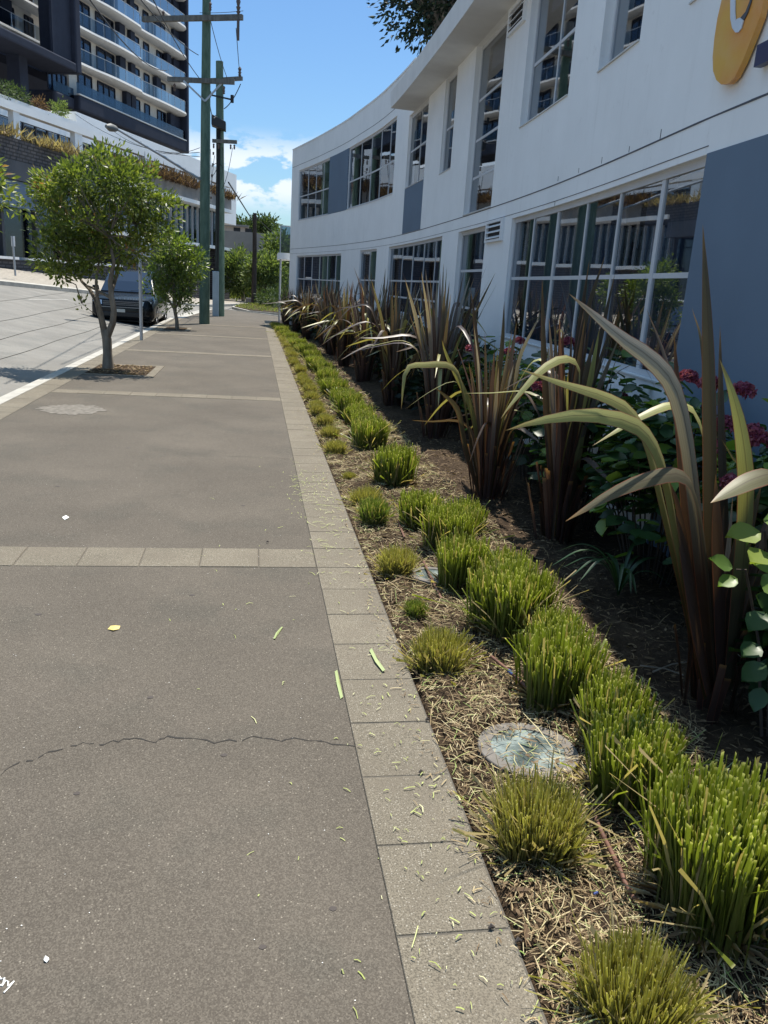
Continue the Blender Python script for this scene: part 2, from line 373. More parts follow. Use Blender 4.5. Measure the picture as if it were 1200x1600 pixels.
class MB:
    def __init__(s): s.v = []; s.f = []; s.r = []
    def add(s, V, F, r=None):
        b = len(s.v); s.v += [tuple(map(float, x)) for x in V]; s.f += [[b+i for i in f] for f in F]; s.r += [random.random() if r is None else r]*len(F); return s
    def box(s, a, b, r=None):
        x0, y0, z0 = a; x1, y1, z1 = b
        return s.add([(x0, y0, z0), (x1, y0, z0), (x1, y1, z0), (x0, y1, z0), (x0, y0, z1), (x1, y0, z1), (x1, y1, z1), (x0, y1, z1)],
                     [(0, 3, 2, 1), (4, 5, 6, 7), (0, 1, 5, 4), (1, 2, 6, 5), (2, 3, 7, 6), (3, 0, 4, 7)], r)
    def hexa(s, c, r=None):       # 8 corners: bottom 4 then top 4
        return s.add(c, [(0, 3, 2, 1), (4, 5, 6, 7), (0, 1, 5, 4), (1, 2, 6, 5), (2, 3, 7, 6), (3, 0, 4, 7)], r)
    def prism(s, poly, z0, z1, r=None):
        n = len(poly); V = [(*p[:2], z0) for p in poly]+[(*p[:2], z1) for p in poly]
        return s.add(V, [list(range(n))[::-1], list(range(n, 2*n))]+[(i, (i+1) % n, n+(i+1) % n, n+i) for i in range(n)], r)
    def bar(s, a, b, w, h=None, r=None):
        a = Vector(a); b = Vector(b); h = h or w; d = (b-a).normalized(); upv = Vector((0, 0, 1)) if abs(d.z) < 0.9 else Vector((0, 1, 0))
        sx_ = d.cross(upv).normalized(); uy = sx_.cross(d)
        c = []
        for q in (a, b):
            for i, j in ((-1, -1), (1, -1), (1, 1), (-1, 1)): c.append(q+sx_*w/2*i+uy*h/2*j)
        return s.hexa(c, r)
    def tube(s, pts, rad, n=8, cap=True):
        pts = [Vector([float(c) for c in p]) for p in pts]; m = len(pts)
        rad = [rad]*m if not hasattr(rad, '__len__') else list(rad)
        V = []; F = []; prev = None
        for i, p in enumerate(pts):
            d = (pts[min(i+1, m-1)]-pts[max(i-1, 0)]).normalized()
            if prev is None: prev = d.orthogonal().normalized()
            prev = (prev-d*prev.dot(d)).normalized(); w = d.cross(prev)
            for k in range(n):
                a = 2*math.pi*k/n; V.append(p+(prev*math.cos(a)+w*math.sin(a))*rad[i])
        for i in range(m-1):
            for k in range(n): F.append((i*n+k, i*n+(k+1) % n, (i+1)*n+(k+1) % n, (i+1)*n+k))
        if cap: F.append(list(range(n))[::-1]); F.append(list(range((m-1)*n, m*n)))
        return s.add(V, F)
    def build(s, name, mat, parent=None, smooth=False, bevel=0.0):
        me = nmesh(name, np.array(s.v), s.f, {'rnd': ('FACE', s.r)}, smooth)
        if smooth:
            try: me.set_sharp_from_angle(angle=radians(40))
            except Exception: pass
        o = link(name, me, mat, parent)
        if bevel:
            m = o.modifiers.new('bevel', 'BEVEL'); m.width = bevel; m.segments = 2; m.limit_method = 'ANGLE'
        return o
def copy_thing(o, loc=None, rz=None, sc=None, label=None, parent=None):
    c = o.copy(); COL.objects.link(c)
    if parent is not None: c.parent = parent
    for ch in [x for x in bpy.data.objects if x.parent == o]: copy_thing(ch, parent=c)
    if loc is not None: c.location = [float(x) for x in loc]
    if rz is not None: c.rotation_euler = (0, 0, rz)
    if sc is not None: c.scale = sc if hasattr(sc, '__len__') else (sc, sc, sc)
    if label: c['label'] = label
    return c
ORD = ['first', 'second', 'third', 'fourth', 'fifth', 'sixth', 'seventh', 'eighth', 'ninth', 'tenth', 'eleventh', 'twelfth', 'thirteenth', 'fourteenth', 'fifteenth', 'sixteenth', 'seventeenth', 'eighteenth', 'nineteenth', 'twentieth']
def ordn(i):
    if i < 20: return ORD[i]
    t = ['twenty', 'thirty', 'forty', 'fifty'][(i+1)//10-2]
    return (t[:-1]+'ieth') if (i+1) % 10 == 0 else t+'-'+ORD[(i+1) % 10-1]

# ------------------------------------------------------------------ terrain and paving
KX = -2.9
def road_z(x, y):
    yc = min(max(y, -5.0), 57.0)
    xb = -1.6-0.357*(57-yc); zb = 0.14+0.042*(57-yc)/0.942
    t = (KX-x)/max(KX-xb, 3.0); t = min(max(t, 0.0), 1.15)
    z = -0.12+(zb+0.12)*t
    if y > 50: z = -0.12+(z+0.12)*max(0.0, 1-(y-50)/14.0)
    return z
xs = [-2500, -600, -200, -100, -70]+list(np.arange(-60, 40.1, 1.25))+[50, 80, 200, 600, 2500]
ys = [-2500, -600, -100, -40]+list(np.arange(-20, 110.1, 1.25))+[130, 200, 600, 2500]
V = [(x, y, road_z(x, y)) for y in ys for x in xs]; nx = len(xs)
F = [(j*nx+i, j*nx+i+1, (j+1)*nx+i+1, (j+1)*nx+i) for j in range(len(ys)-1) for i in range(nx-1)]
o = link('road', nmesh('road', np.array(V), np.array(F), smooth=True), 'asphalt_road'); tag(o, kind='structure')

AX0, AX1 = -2.45, 0.36                     # asphalt of the footpath
BX = 0.645                                 # outer edge of edging pavers
END = 30.5
STR = [(4.15, 4.46), (10.42, 10.72), (16.45, 16.75), (21.35, 21.65), (26.3, 26.6)]
corner = [(-2.45, -3), (AX1, -3), (AX1, END), (0.9, END+0.6), (1.3, 34.6), (0.08, 37.5), (-1.3, 39.5), (-1.9, 39.0), (-2.25, 34.0), (-2.45, 30.0)]
def slab(name, poly, z0, z1, mat, kind='structure'):
    o = MB().prism(poly, z0, z1).build(name, mat); tag(o, kind=kind); return o
slab('footpath', corner, -0.3, 0.0, 'asphalt_path')
# pavers: one structure sheet of separate concrete units with joints
pv = MB()
def paver(x0, y0, x1, y1, top=0.004):
    e = 0.0022; r = random.random(); t = top+random.uniform(-0.0012, 0.0012)
    pv.add([(x0+e, y0+e, -0.05), (x1-e, y0+e, -0.05), (x1-e, y1-e, -0.05), (x0+e, y1-e, -0.05),
            (x0+e, y0+e, t-0.004), (x1-e, y0+e, t-0.004), (x1-e, y1-e, t-0.004), (x0+e, y1-e, t-0.004),
            (x0+2*e, y0+2*e, t), (x1-2*e, y0+2*e, t), (x1-2*e, y1-2*e, t), (x0+2*e, y1-2*e, t)],
           [(0, 1, 5, 4), (1, 2, 6, 5), (2, 3, 7, 6), (3, 0, 4, 7), (4, 5, 9, 8), (5, 6, 10, 9), (6, 7, 11, 10), (7, 4, 8, 11), (8, 9, 10, 11)], r)
y = -3.0
while y < END: paver(AX1-0.001, y, BX, y+0.325); y += 0.325
y = -3.0
while y < 29.5: paver(-2.72, y, AX0-0.004, y+0.32); y += 0.32
for a, b in STR:
    x = AX1
    while x > AX0+0.02:
        x2 = max(x-0.313, AX0); paver(x2, a, x, b, 0.004); x = x2
tag(pv.build('paver_edging', 'paver'), kind='structure')
tag(MB().box((AX1+0.002, -3, -0.3), (BX+0.002, END, 0.0015)).build('paver_bed', 'joint_dark'), kind='structure')
tag(MB().box((-2.722, -3, -0.3), (AX0-0.002, 29.5, 0.0012)).build('paver_bed', 'joint_dark'), kind='structure')
# kerb and gutter
kb = MB(); kp = [(-2.724, -8), (-2.724, 29.6), (-2.5, 34.0), (-2.05, 39.2), (-1.5, 40.0), (0.2, 37.75), (1.5, 34.8), (1.7, 30.6)]
def offset(pts, d):
    out = []
    for i, p in enumerate(pts):
        a = np.array(pts[max(i-1, 0)]); b = np.array(pts[min(i+1, len(pts)-1)]); t = (b-a)/np.linalg.norm(b-a); out.append((p[0]-t[1]*d, p[1]+t[0]*d))
    return out
k2 = offset(kp, 0.16); k3 = offset(kp, 0.48)
for i in range(len(kp)-1):
    a, b, c, d = kp[i], kp[i+1], k2[i+1], k2[i]
    kb.hexa([(*a, -0.3), (*b, -0.3), (*c, -0.3), (*d, -0.3), (*a, 0.004), (*b, 0.004), (*c, -0.002), (*d, -0.002)], 0.5)
    a, b, c, d = k2[i], k2[i+1], k3[i+1], k3[i]
    kb.hexa([(*a, -0.3), (*b, -0.3), (*c, -0.3), (*d, -0.3), (*a, -0.105), (*b, -0.105), (*c, -0.108), (*d, -0.108)], 0.5)
tag(kb.build('kerb', 'concrete_kerb'), kind='structure')
fill = [(-2.45, 29.5), (-2.45, 30.0), (-2.25, 34.0), (-1.9, 39.0), (-1.3, 39.5), (-1.5, 40.0), (-2.05, 39.2), (-2.5, 34.0), (-2.724, 29.6)]
slab('footpath_corner', fill, -0.3, -0.003, 'concrete_kerb')
# stain, crack, painted scribble
def blob(cx, cy, rx, ry, n=26, j=0.25, rot=0.0):
    out = []
    for i in range(n):
        a = 2*math.pi*i/n; q = 1+random.uniform(-j, j); x = rx*q*math.cos(a); y = ry*q*math.sin(a)
        out.append((cx+x*math.cos(rot)-y*math.sin(rot), cy+x*math.sin(rot)+y*math.cos(rot)))
    return out
c = G(112, 640); mb = MB().prism(blob(c[0], c[1], 0.34, 0.33, 60, 0.16), 0.0005, 0.003); tag(mb.build('dried_mortar_patch', 'mortar_stain'), kind='structure')
ck = MB()
pp = [(0, 1211), (20, 1196), (52, 1186), (75, 1174), (110, 1165), (140, 1161), (162, 1163), (185, 1157), (210, 1154), (243, 1158), (262, 1151), (300, 1155), (335, 1159), (370, 1156), (395, 1152), (440, 1159), (460, 1154), (495, 1156), (520, 1163), (556, 1166)]
q = []
for (a, b) in zip(pp[:-1], pp[1:]):
    for t in (0, 0.33, 0.66): q.append(G(a[0]+(b[0]-a[0])*t, a[1]+(b[1]-a[1])*t+random.uniform(-2.6, 2.6), 0.001))
q.append(G(*pp[-1], 0.001))
for i in range(len(q)-1):
    if random.random() < 0.04: continue
    w0 = random.uniform(0.0006, 0.0048); w1 = random.uniform(0.0006, 0.0048)
    a, b = q[i], q[i+1]; ck.add([(a[0], a[1]-w0, 0.0012), (b[0], b[1]-w1, 0.0012), (b[0], b[1]+w1, 0.0012), (a[0], a[1]+w0, 0.0012)], [(0, 1, 2, 3)])
tag(ck.build('pavement_crack', 'crack_dark'), kind='structure')
ck = MB(); pp = [(120, 704), (200, 708), (270, 705), (340, 712), (400, 714), (452, 717)]
for a, b in zip(pp[:-1], pp[1:]):
    for t in (0, .25, .5, .75):
        if random.random() < .25: continue
        p0 = G(a[0]+(b[0]-a[0])*t, a[1]+(b[1]-a[1])*t, .0012); p1 = G(a[0]+(b[0]-a[0])*(t+.25), a[1]+(b[1]-a[1])*(t+.25)+random.uniform(-.8, .8), .0012)
        ck.add([(p0[0], p0[1]-.003, .0012), (p1[0], p1[1]-.003, .0012), (p1[0], p1[1]+.003, .0012), (p0[0], p0[1]+.003, .0012)], [(0, 1, 2, 3)])
tag(ck.build('hairline_crack', 'joint_dark'), kind='structure')
gm = MB()
for (px, py, r_) in ((235, 1090, .012), (640, 640, .01), (300, 930, .013), (120, 1240, .010), (350, 1180, .011), (60, 960, .014), (380, 790, .014), (200, 700, .02), (320, 660, .018), (90, 760, .016), (410, 1480, .009), (520, 1420, .010)):
    c = G(px, py); gm.prism(blob(c[0], c[1], r_, r_*.8, 12, .12), .0004, .0014)
tag(gm.build('gum_spots', 'stone_dark'), 'dark flattened gum spots dotted over the asphalt footpath', 'gum spots', kind='stuff')
sc_ = MB()
for s in ([(-4, 1522), (2, 1530), (7, 1528), (5, 1537), (0, 1540)], [(3, 1541), (9, 1532), (13, 1534), (12, 1541), (20, 1535), (22, 1533), (14, 1543), (6, 1551)]):
    sc_.tube([G(a, b, 0.0015) for a, b in s], 0.0019, 5)
tag(sc_.build('painted_scribble', 'paint_white'), 'white spray-painted squiggle on the asphalt at the photo\'s lower left edge', 'paint mark')

# bed: soil sheet, gently humped and rough
xs = np.concatenate([np.linspace(BX+0.003, 1.7, 46), np.linspace(1.76, 3.3, 18)]); ys = np.concatenate([np.linspace(-2, 6, 240), np.linspace(6.1, END, 200)])
XX, YY = np.meshgrid(xs, ys)
Z = 0.012*np.sin(XX*9+YY*5)+0.010*np.sin(XX*23-YY*17)+0.006*rng.standard_normal(XX.shape)
edge = np.clip((XX-BX)/0.12, 0, 1); Z = -0.035+edge*(0.02+Z)
LIDS = [(.965, 2.36, .175), (.99, 4.05, .13)]
for lx_, ly_, lr_ in LIDS:
    dd_ = np.hypot(XX-lx_, YY-ly_); Z = np.where(dd_ < lr_+.03, np.minimum(Z, -.036), Z)
def soilz(x, y): return -0.015+0.012*math.sin(x*9+y*5)+0.010*math.sin(x*23-y*17)
nx, ny = len(xs), len(ys)
V = np.stack([XX, YY, Z], -1).reshape(-1, 3); I = np.arange(nx*ny).reshape(ny, nx)
F = np.stack([I[:-1, :-1], I[:-1, 1:], I[1:, 1:], I[1:, :-1]], -1).reshape(-1, 4)
o = link('garden_soil', nmesh('garden_soil', V, F, smooth=True), 'soil'); tag(o, kind='structure')
# grass island beyond the side street, far footpath
isl = [(-1.15, 44.0), (-0.3, 40.0), (0.9, 39.2), (2.6, 38.6), (14, 33), (16, 47), (3.0, 50.5), (0.1, 52.0), (-0.9, 48.5)]
slab('verge_kerb', isl, -0.3, 0.0, 'concrete_kerb')
slab('verge_turf_base', [(x*0.97+0.1, y*0.97+1.3) for x, y in isl], -0.2, 0.03, 'soil')
# far footpath beside the long building
OB = np.array([-1.6, 57.0, 0.0]); UB = np.array([-0.33610598, -0.94182417, 0.0]); NB = np.array([0.94182417, -0.33610598, 0.0])
def B(u, v, z): return OB+UB*u+NB*v+np.array([0, 0, z])
mb = MB(); mk = MB()
for u in np.arange(0, 54, 1.5):
    c = []
    for dz in (-0.5, 0.13):
        for (uu, vv) in ((u, 0), (u+1.5, 0), (u+1.5, 3.1), (u, 3.1)):
            p = B(uu, vv, 0); p[2] = road_z(p[0], p[1])+dz; c.append(p)
    mb.hexa(c, 0.5)
    c = []
    for dz in (-0.5, 0.135):
        for (uu, vv) in ((u, 3.103), (u+1.5, 3.103), (u+1.5, 3.4), (u, 3.4)):
            p = B(uu, vv, 0); p[2] = road_z(p[0], p[1])+dz; c.append(p)
    mk.hexa(c, 0.5)
tag(mb.build('far_footpath', 'old_stain'), kind='structure'); tag(mk.build('far_kerb', 'concrete_kerb'), kind='structure')
# road seams and a worn line
mb = MB()
for (pts, w) in ([[(0, 475), (45, 471), (106, 468)], 0.16], [[(0, 447), (60, 449), (110, 455)], 0.10]):
    pts = [G(a, b, 0.45) for a, b in pts]
    Q = []
    for a, b in zip(pts[:-1], pts[1:]):
        for t in np.linspace(0, 1, 12, endpoint=False): Q.append(a+(b-a)*t)
    Q.append(pts[-1])
    for a, b in zip(Q[:-1], Q[1:]):
        mb.add([(a[0], a[1]-w/2, road_z(a[0], a[1])+0.02), (b[0], b[1]-w/2, road_z(b[0], b[1])+0.02), (b[0], b[1]+w/2, road_z(b[0], b[1])+0.02), (a[0], a[1]+w/2, road_z(a[0], a[1])+0.02)], [(0, 1, 2, 3)])
tag(mb.build('road_marking', 'line_paint'), kind='structure')
mb = MB()
for x0, x1 in ((-3.9, -3.93), (-5.2, -5.6), (-6.3, -6.9), (-4.5, -4.7)):
    for k in range(60):
        ya = 3+k*0.6; yb = ya+0.6; xa = x0+(x1-x0)*k/60+0.02*math.sin(k*0.7); xb = x0+(x1-x0)*(k+1)/60+0.02*math.sin((k+1)*0.7)
        mb.add([(xa-0.012, ya, road_z(xa, ya)+0.008), (xa+0.012, ya, road_z(xa, ya)+0.008), (xb+0.012, yb, road_z(xb, yb)+0.008), (xb-0.012, yb, road_z(xb, yb)+0.008)], [(0, 1, 2, 3)])
tag(mb.build('road_seam', 'road_seam'), kind='structure')

# ------------------------------------------------------------------ white building on the right
KYs = np.array([-4, 0, 4.1, 5.06, 5.93, 7.34, 8.9, 10.8, 12.35, 15.6, 18, 20.5, 24, 27, 29.85]); KXs = np.array([2.46, 2.47, 2.52, 2.6, 2.7, 2.82, 2.92, 2.98, 3.01, 3.03, 2.98, 2.82, 2.38, 1.82, 1.2])  # unseen near end straightened to hold its shadow edge back on the bed
_yy_ = np.linspace(-4, 29.85, 400); _xx_ = np.interp(_yy_, KYs, KXs)
_k = np.ones(21)/21; _xp = np.concatenate([_xx_[0]+(np.arange(-10, 0))*(_xx_[1]-_xx_[0]), _xx_, _xx_[-1]+(np.arange(1, 11))*(_xx_[-1]-_xx_[-2])]); _xx_ = np.convolve(_xp, _k, 'valid')
def wx(y): return float(np.interp(y, _yy_, _xx_))
def wn_(y):
    a = wx(y-0.2); b = wx(y+0.2); n = np.array([-0.4, (b-a)]); return n/np.linalg.norm(n)   # outward normal in plan
def FW(y, z, off=0.0):                 # facade point, off = metres outward
    n = wn_(min(max(y, -3.7), 29.6)); return np.array([wx(y)+n[0]*off, y+n[1]*off, z])
TOPL, TOPR, SPLIT = 5.75, 5.45, 17.05
building = empty('white_building', (3.0, 12, 0)); tag(building, 'white rendered two-storey office building with a concave curved front and blue panels', 'building')
Y0, Y1 = -3.6, 29.85
openings = [  # name, y0, y1, z0, z1, cols (y of mullions), rows (z of bars), depth, curtain
 ('upper', 25.43, 28.95, 3.44, 5.02, [26.2, 27.05, 27.95], [4.20], 0.035, 0),
 ('upper', 18.62, 23.45, 3.45, 5.02, [19.3, 20.25, 21.2, 22.2], [4.16], 0.035, 0),
 ('upper', 15.6, 17.35, 3.43, 4.80, [16.4], [4.12], 0.05, 0),
 ('upper', 13.42, 14.25, 3.35, 4.80, [], [4.03], 0.05, 0),
 ('upper', 10.70, 12.28, 2.56, 4.80, [], [3.07, 3.57, 4.1], 0.08, 0),
 ('upper', 7.97, 9.68, 3.32, 4.80, [8.72], [3.96], 0.075, 0),
 ('upper', 6.2, 7.14, 3.32, 4.80, [], [4.1], 0.08, 0),
 ('upper', 4.1, 5.32, 3.29, 4.80, [4.7], [4.0], 0.08, 0),
 ('ground', 23.8, 28.95, 0.95, 2.32, [24.5, 25.4, 26.3, 27.2, 28.1], [1.57], 0.035, 1),
 ('ground', 19.95, 21.7, 0.95, 2.35, [20.8], [1.62], 0.035, 1),
 ('ground', 13.62, 18.65, 0.96, 2.35, [14.3, 15.3, 16.35, 17.4], [1.63, 1.3], 0.04, 1),
 ('ground', 10.85, 12.48, 0.45, 2.35, [], [1.79, 1.27, 0.8], 0.06, 1),
 ('ground', 4.72, 9.62, 1.0, 2.35, [8.85, 8.0, 7.12, 6.3, 5.45], [1.68], 0.04, 1),
]
recess = (15.6, 17.66, 2.56, 3.43)      # blue panel below the third upper window
holes = [(o[1], o[2], o[3], o[4]) for o in openings]
yb = sorted(set([Y0, Y1, SPLIT]+[h[0] for h in holes]+[h[1] for h in holes]+list(np.arange(Y0, Y1, 0.6)))); zb = sorted(set([-0.3, TOPR, TOPL]+[h[2] for h in holes]+[h[3] for h in holes]))
V = []; F = []; idx = {}
def vid(y, z, off):
    k = (round(y, 4), round(z, 4), round(off, 4))
    if k not in idx: idx[k] = len(V); V.append(FW(y, z, off))
    return idx[k]
for a, b in zip(yb[:-1], yb[1:]):
    if b-a < 1e-4: continue
    for c, d in zip(zb[:-1], zb[1:]):
        ym, zm = (a+b)/2, (c+d)/2
        if any(h[0] < ym < h[1] and h[2] < zm < h[3] for h in holes): continue
        if zm > TOPR and ym < SPLIT: continue
        F.append((vid(a, c, 0), vid(a, d, 0), vid(b, d, 0), vid(b, c, 0)))
for (nm, a, b, c, d, *_), in [(o,) for o in openings]:
    dep = -(_[2]+0.12)
    yy = [y for y in yb if a-1e-6 <= y <= b+1e-6]
    F.append((vid(a, c, 0), vid(a, c, dep), vid(a, d, dep), vid(a, d, 0)))
    F.append((vid(b, c, 0), vid(b, d, 0), vid(b, d, dep), vid(b, c, dep)))
    for p, q_ in zip(yy[:-1], yy[1:]):
        F.append((vid(p, d, 0), vid(p, d, dep), vid(q_, d, dep), vid(q_, d, 0)))
        F.append((vid(p, c, 0), vid(q_, c, 0), vid(q_, c, dep), vid(p, c, dep)))
# far end wall
e = FW(Y1, 0, 0); V += [np.array([e[0], e[1], -0.3]), np.array([e[0], e[1], TOPL]), np.array([e[0]+9, e[1]+2.5, TOPL]), np.array([e[0]+9, e[1]+2.5, -0.3])]; n = len(V); F.append((n-4, n-3, n-2, n-1))
wall = link('wall', nmesh('wall', np.array(V), F), 'white_render', building)
# roof, interior shell
mr = MB()
ry = np.linspace(Y0, Y1, 40)
for a, b in zip(ry[:-1], ry[1:]):
    z = TOPL if a > SPLIT-0.4 else TOPR
    p = [FW(a, z-0.02), FW(b, z-0.02), np.array([12, b+2.5, z-0.02]), np.array([12, a, z-0.02])]; mr.add(p, [(0, 1, 2, 3)])
mr.build('roof', 'podium_concrete', building)
mi = MB()
for a, b in zip(ry[:-1], ry[1:]):
    q = [FW(a, -0.2, -2.2), FW(b, -0.2, -2.2), FW(b, TOPR, -2.2), FW(a, TOPR, -2.2)]; mi.add(q, [(0, 1, 2, 3)])
    for z in (2.46, 2.52, 4.9): q = [FW(a, z, -0.4), FW(b, z, -0.4), FW(b, z, -2.2), FW(a, z, -2.2)]; mi.add(q, [(0, 1, 2, 3)])
mi.build('interior', 'interior_dark', building)
def strip(mb, y0, y1, z0, z1, off0, off1, seg=0.6):
    """curved box following the facade"""
    n = max(1, int((y1-y0)/seg)); ysq = np.linspace(y0, y1, n+1)
    for a, b in zip(ysq[:-1], ysq[1:]):
        c = [FW(a, z0, off0), FW(b, z0, off0), FW(b, z0, off1), FW(a, z0, off1), FW(a, z1, off0), FW(b, z1, off0), FW(b, z1, off1), FW(a, z1, off1)]
        mb.hexa(c, 0.5)
for (nm, a, b, c, d, cols, rows, dep, cur) in openings:
    w = MB(); fo0, fo1 = -dep-0.032, -dep
    tw = 0.036 if nm == 'ground' else 0.032
    strip(w, a, b, c, c+0.05, fo0, fo1); strip(w, a, b, d-0.05, d, fo0, fo1)
    strip(w, a, a+0.035, c+0.05, d-0.05, fo0, fo1); strip(w, b-0.035, b, c+0.05, d-0.05, fo0, fo1)
    for k, y in enumerate(cols):
        ww = tw*(1.7 if (nm == 'ground' and len(cols) == 5 and a < 6 and k in (1, 4)) else 1.0)
        strip(w, y-ww/2, y+ww/2, c+0.05, d-0.05, fo0+0.002, fo1-0.006)
    for z in rows: strip(w, a+0.05, b-0.05, z-0.017, z+0.017, fo0+0.001, fo1-0.009)
    wo_ = w.build('window', 'window_frame', building)
    g = MB(); n = max(1, int((b-a)/0.6)); ysq = np.linspace(a+0.02, b-0.02, n+1)
    edges = [a+0.02]+sorted(cols)+[b-0.02]
    for p, q_ in zip(edges[:-1], edges[1:]):      # each light is flat, a hair out of line with its neighbour
        j = random.uniform(-0.003, 0.003)
        g.add([FW(p, c+0.02, fo0+0.017+j), FW(q_, c+0.02, fo0+0.017-j), FW(q_, d-0.02, fo0+0.017-j), FW(p, d-0.02, fo0+0.017+j)], [(0, 1, 2, 3)])
    g.build('pane', 'pane_glass', wo_)
    s = MB(); strip(s, a+0.004, b-0.004, c+0.001, c+0.012, fo1+0.002, 0.012); s.build('sill', 'sill_stone', wo_)
    if cur:
        cb = MB(); yy = np.arange(a+0.03, b-0.03, 0.035); pts = [FW(y, 0, fo0-0.16+0.035*math.sin(i*1.35)+0.012*math.sin(i*0.37)) for i, y in enumerate(yy)]
        for i in range(len(pts)-1):
            if int(i/13) % 7 == 3 and random.random() < 0.8: continue
            p, q_ = pts[i], pts[i+1]; cb.add([(p[0], p[1], c+0.02), (q_[0], q_[1], c+0.02), (q_[0], q_[1], d), (p[0], p[1], d)], [(0, 1, 2, 3)])
        cb.build('curtain', 'curtain', wo_, smooth=True)
    else:
        cb = MB()
        strip(cb, a+0.03, b-0.03, d-0.30, d-0.02, fo0-0.14, fo0-0.12); cb.build('blind', 'interior_light' if False else 'curtain', wo_)
# blue panels
bp = MB(); strip(bp, 23.45, 25.43, 3.45, 5.02, -0.02, 0.006); bp.build('blue_panel', 'blue_render', building)
bp = MB(); strip(bp, 15.6, 17.35, 2.56, 3.425, -0.02, 0.006); bp.build('blue_panel', 'blue_render', building)
bp = MB(); strip(bp, -3.5, 4.715, -0.2, 2.352, -0.02, 0.006); bp.build('blue_panel', 'blue_render', building)
# projecting pilaster edges around the recessed bay and at the ground floor
jl = MB(); strip(jl, Y0, 4.3, 2.545, 2.556, -0.01, 0.004); strip(jl, 4.3, 29.8, 2.545, 2.555, -0.01, 0.0035); jl.build('render_joint', 'joint_line', building); jl = MB()
strip(jl, SPLIT+0.3, 29.8, 5.19, 5.199, -0.01, 0.0035); jl.build('render_joint', 'joint_line', building)
jl = MB(); strip(jl, 4.72, 29.8, 2.392, 2.397, -0.01, 0.003); jl.build('render_joint', 'joint_line', building)
cp = MB(); strip(cp, SPLIT+0.02, 29.85, TOPL-0.005, TOPL+0.03, -0.3, 0.012); cp.build('parapet_cap', 'white_render', building)
# eave canopy: deep white fascia and sloping soffit
ev = MB(); ysq = np.linspace(9.4, 16.9, 40)  # unseen near end cut short to keep its shadow off the bed
for a, b in zip(ysq[:-1], ysq[1:]):
    c = [FW(a, 4.80, -0.02), FW(b, 4.80, -0.02), FW(b, 4.81, 0.47), FW(a, 4.81, 0.47), FW(a, 5.45, -0.02), FW(b, 5.45, -0.02), FW(b, 5.09, 0.49), FW(a, 5.09, 0.49)]
    ev.hexa(c, 0.5)
ev.build('eave', 'soffit_paint', building)
def vent(y0, y1, z0, z1):
    v = MB(); strip(v, y0, y1, z0, z0+0.03, 0.0, 0.035); strip(v, y0, y1, z1-0.03, z1, 0.0, 0.035)
    strip(v, y0, y0+0.06, z0+0.03, z1-0.03, 0.0, 0.034); strip(v, y1-0.06, y1, z0+0.03, z1-0.03, 0.0, 0.034)
    vo = v.build('vent', 'vent_white', building)
    bk = MB(); strip(bk, y0+0.06, y1-0.06, z0+0.03, z1-0.03, 0.001, 0.006); bk.build('vent_back', 'interior_dark', vo)
    s = MB(); nS = 3
    for k in range(nS):
        z = z0+0.03+(z1-z0-0.06)*(k+0.55)/nS
        a0, a1 = y0+0.06, y1-0.06
        s.hexa([FW(a0, z-0.004, 0.008), FW(a1, z-0.004, 0.008), FW(a1, z-0.028, 0.045), FW(a0, z-0.028, 0.045), FW(a0, z+0.006, 0.008), FW(a1, z+0.006, 0.008), FW(a1, z-0.018, 0.045), FW(a0, z-0.018, 0.045)])
    s.build('louvre', 'vent_white', vo)
vent(9.95, 10.75, 2.12, 2.38); vent(9.85, 10.55, 4.46, 4.74)
def sgpt(px, py):
    lo, hi = -3.0, 28.0; r = ray(px, py); g = r[0]/r[1]
    best = None
    for y in np.linspace(2.0, 8.0, 1200):
        h = wx(y)-g*y
        if best is None or abs(h) < best[0]: best = (abs(h), y)
    y = best[1]; return y, CH+r[2]/r[1]*y
# balcony at the far corner
for (px, py0, py1) in ((983, 229, 238), (940, 246, 255.5), (904, 263, 270), (797, 309, 316), (1031, 203, 220), (872, 276, 283)):
    y0_, z0_ = sgpt(px, py1); z1_ = sgpt(px, py0)[1]; m = MB(); strip(m, y0_-.003, y0_+.003, z0_, z1_, -0.01, 0.003); m.build('hairline_crack', 'joint_line', building)
bc = empty('corner_balcony', (0.7, 31, 2.4)); tag(bc, 'small glass-fronted balcony on a thin post at the far end of the white building', 'balcony')
A = P(437, 400, 30.6); Bq = P(452, 400, 30.6)
MB().box((A[0]-0.06, 30.1, 2.20), (1.28, 32, 2.42)).build('slab', 'white_render', bc)
MB().box((A[0], 30.15, 2.44), (1.22, 30.17, 3.30)).build('glass_panel', 'balcony_glass', bc)
m = MB(); m.bar((A[0], 30.16, 3.32), (1.25, 30.16, 3.32), 0.04); m.bar((A[0], 30.16, 2.42), (A[0], 30.16, 3.32), 0.04); m.build('railing', 'galvanised', bc)
MB().tube([(A[0]+0.03, 30.3, -0.02), (A[0]+0.03, 30.3, 2.2)], 0.035, 8).build('post', 'galvanised', bc)
# orange sign on the wall
sg = empty('wall_sign', FW(4.4, 3.1, 0.05)); tag(sg, 'large glossy orange oval logo sign fixed high on the white wall at the upper right', 'sign')
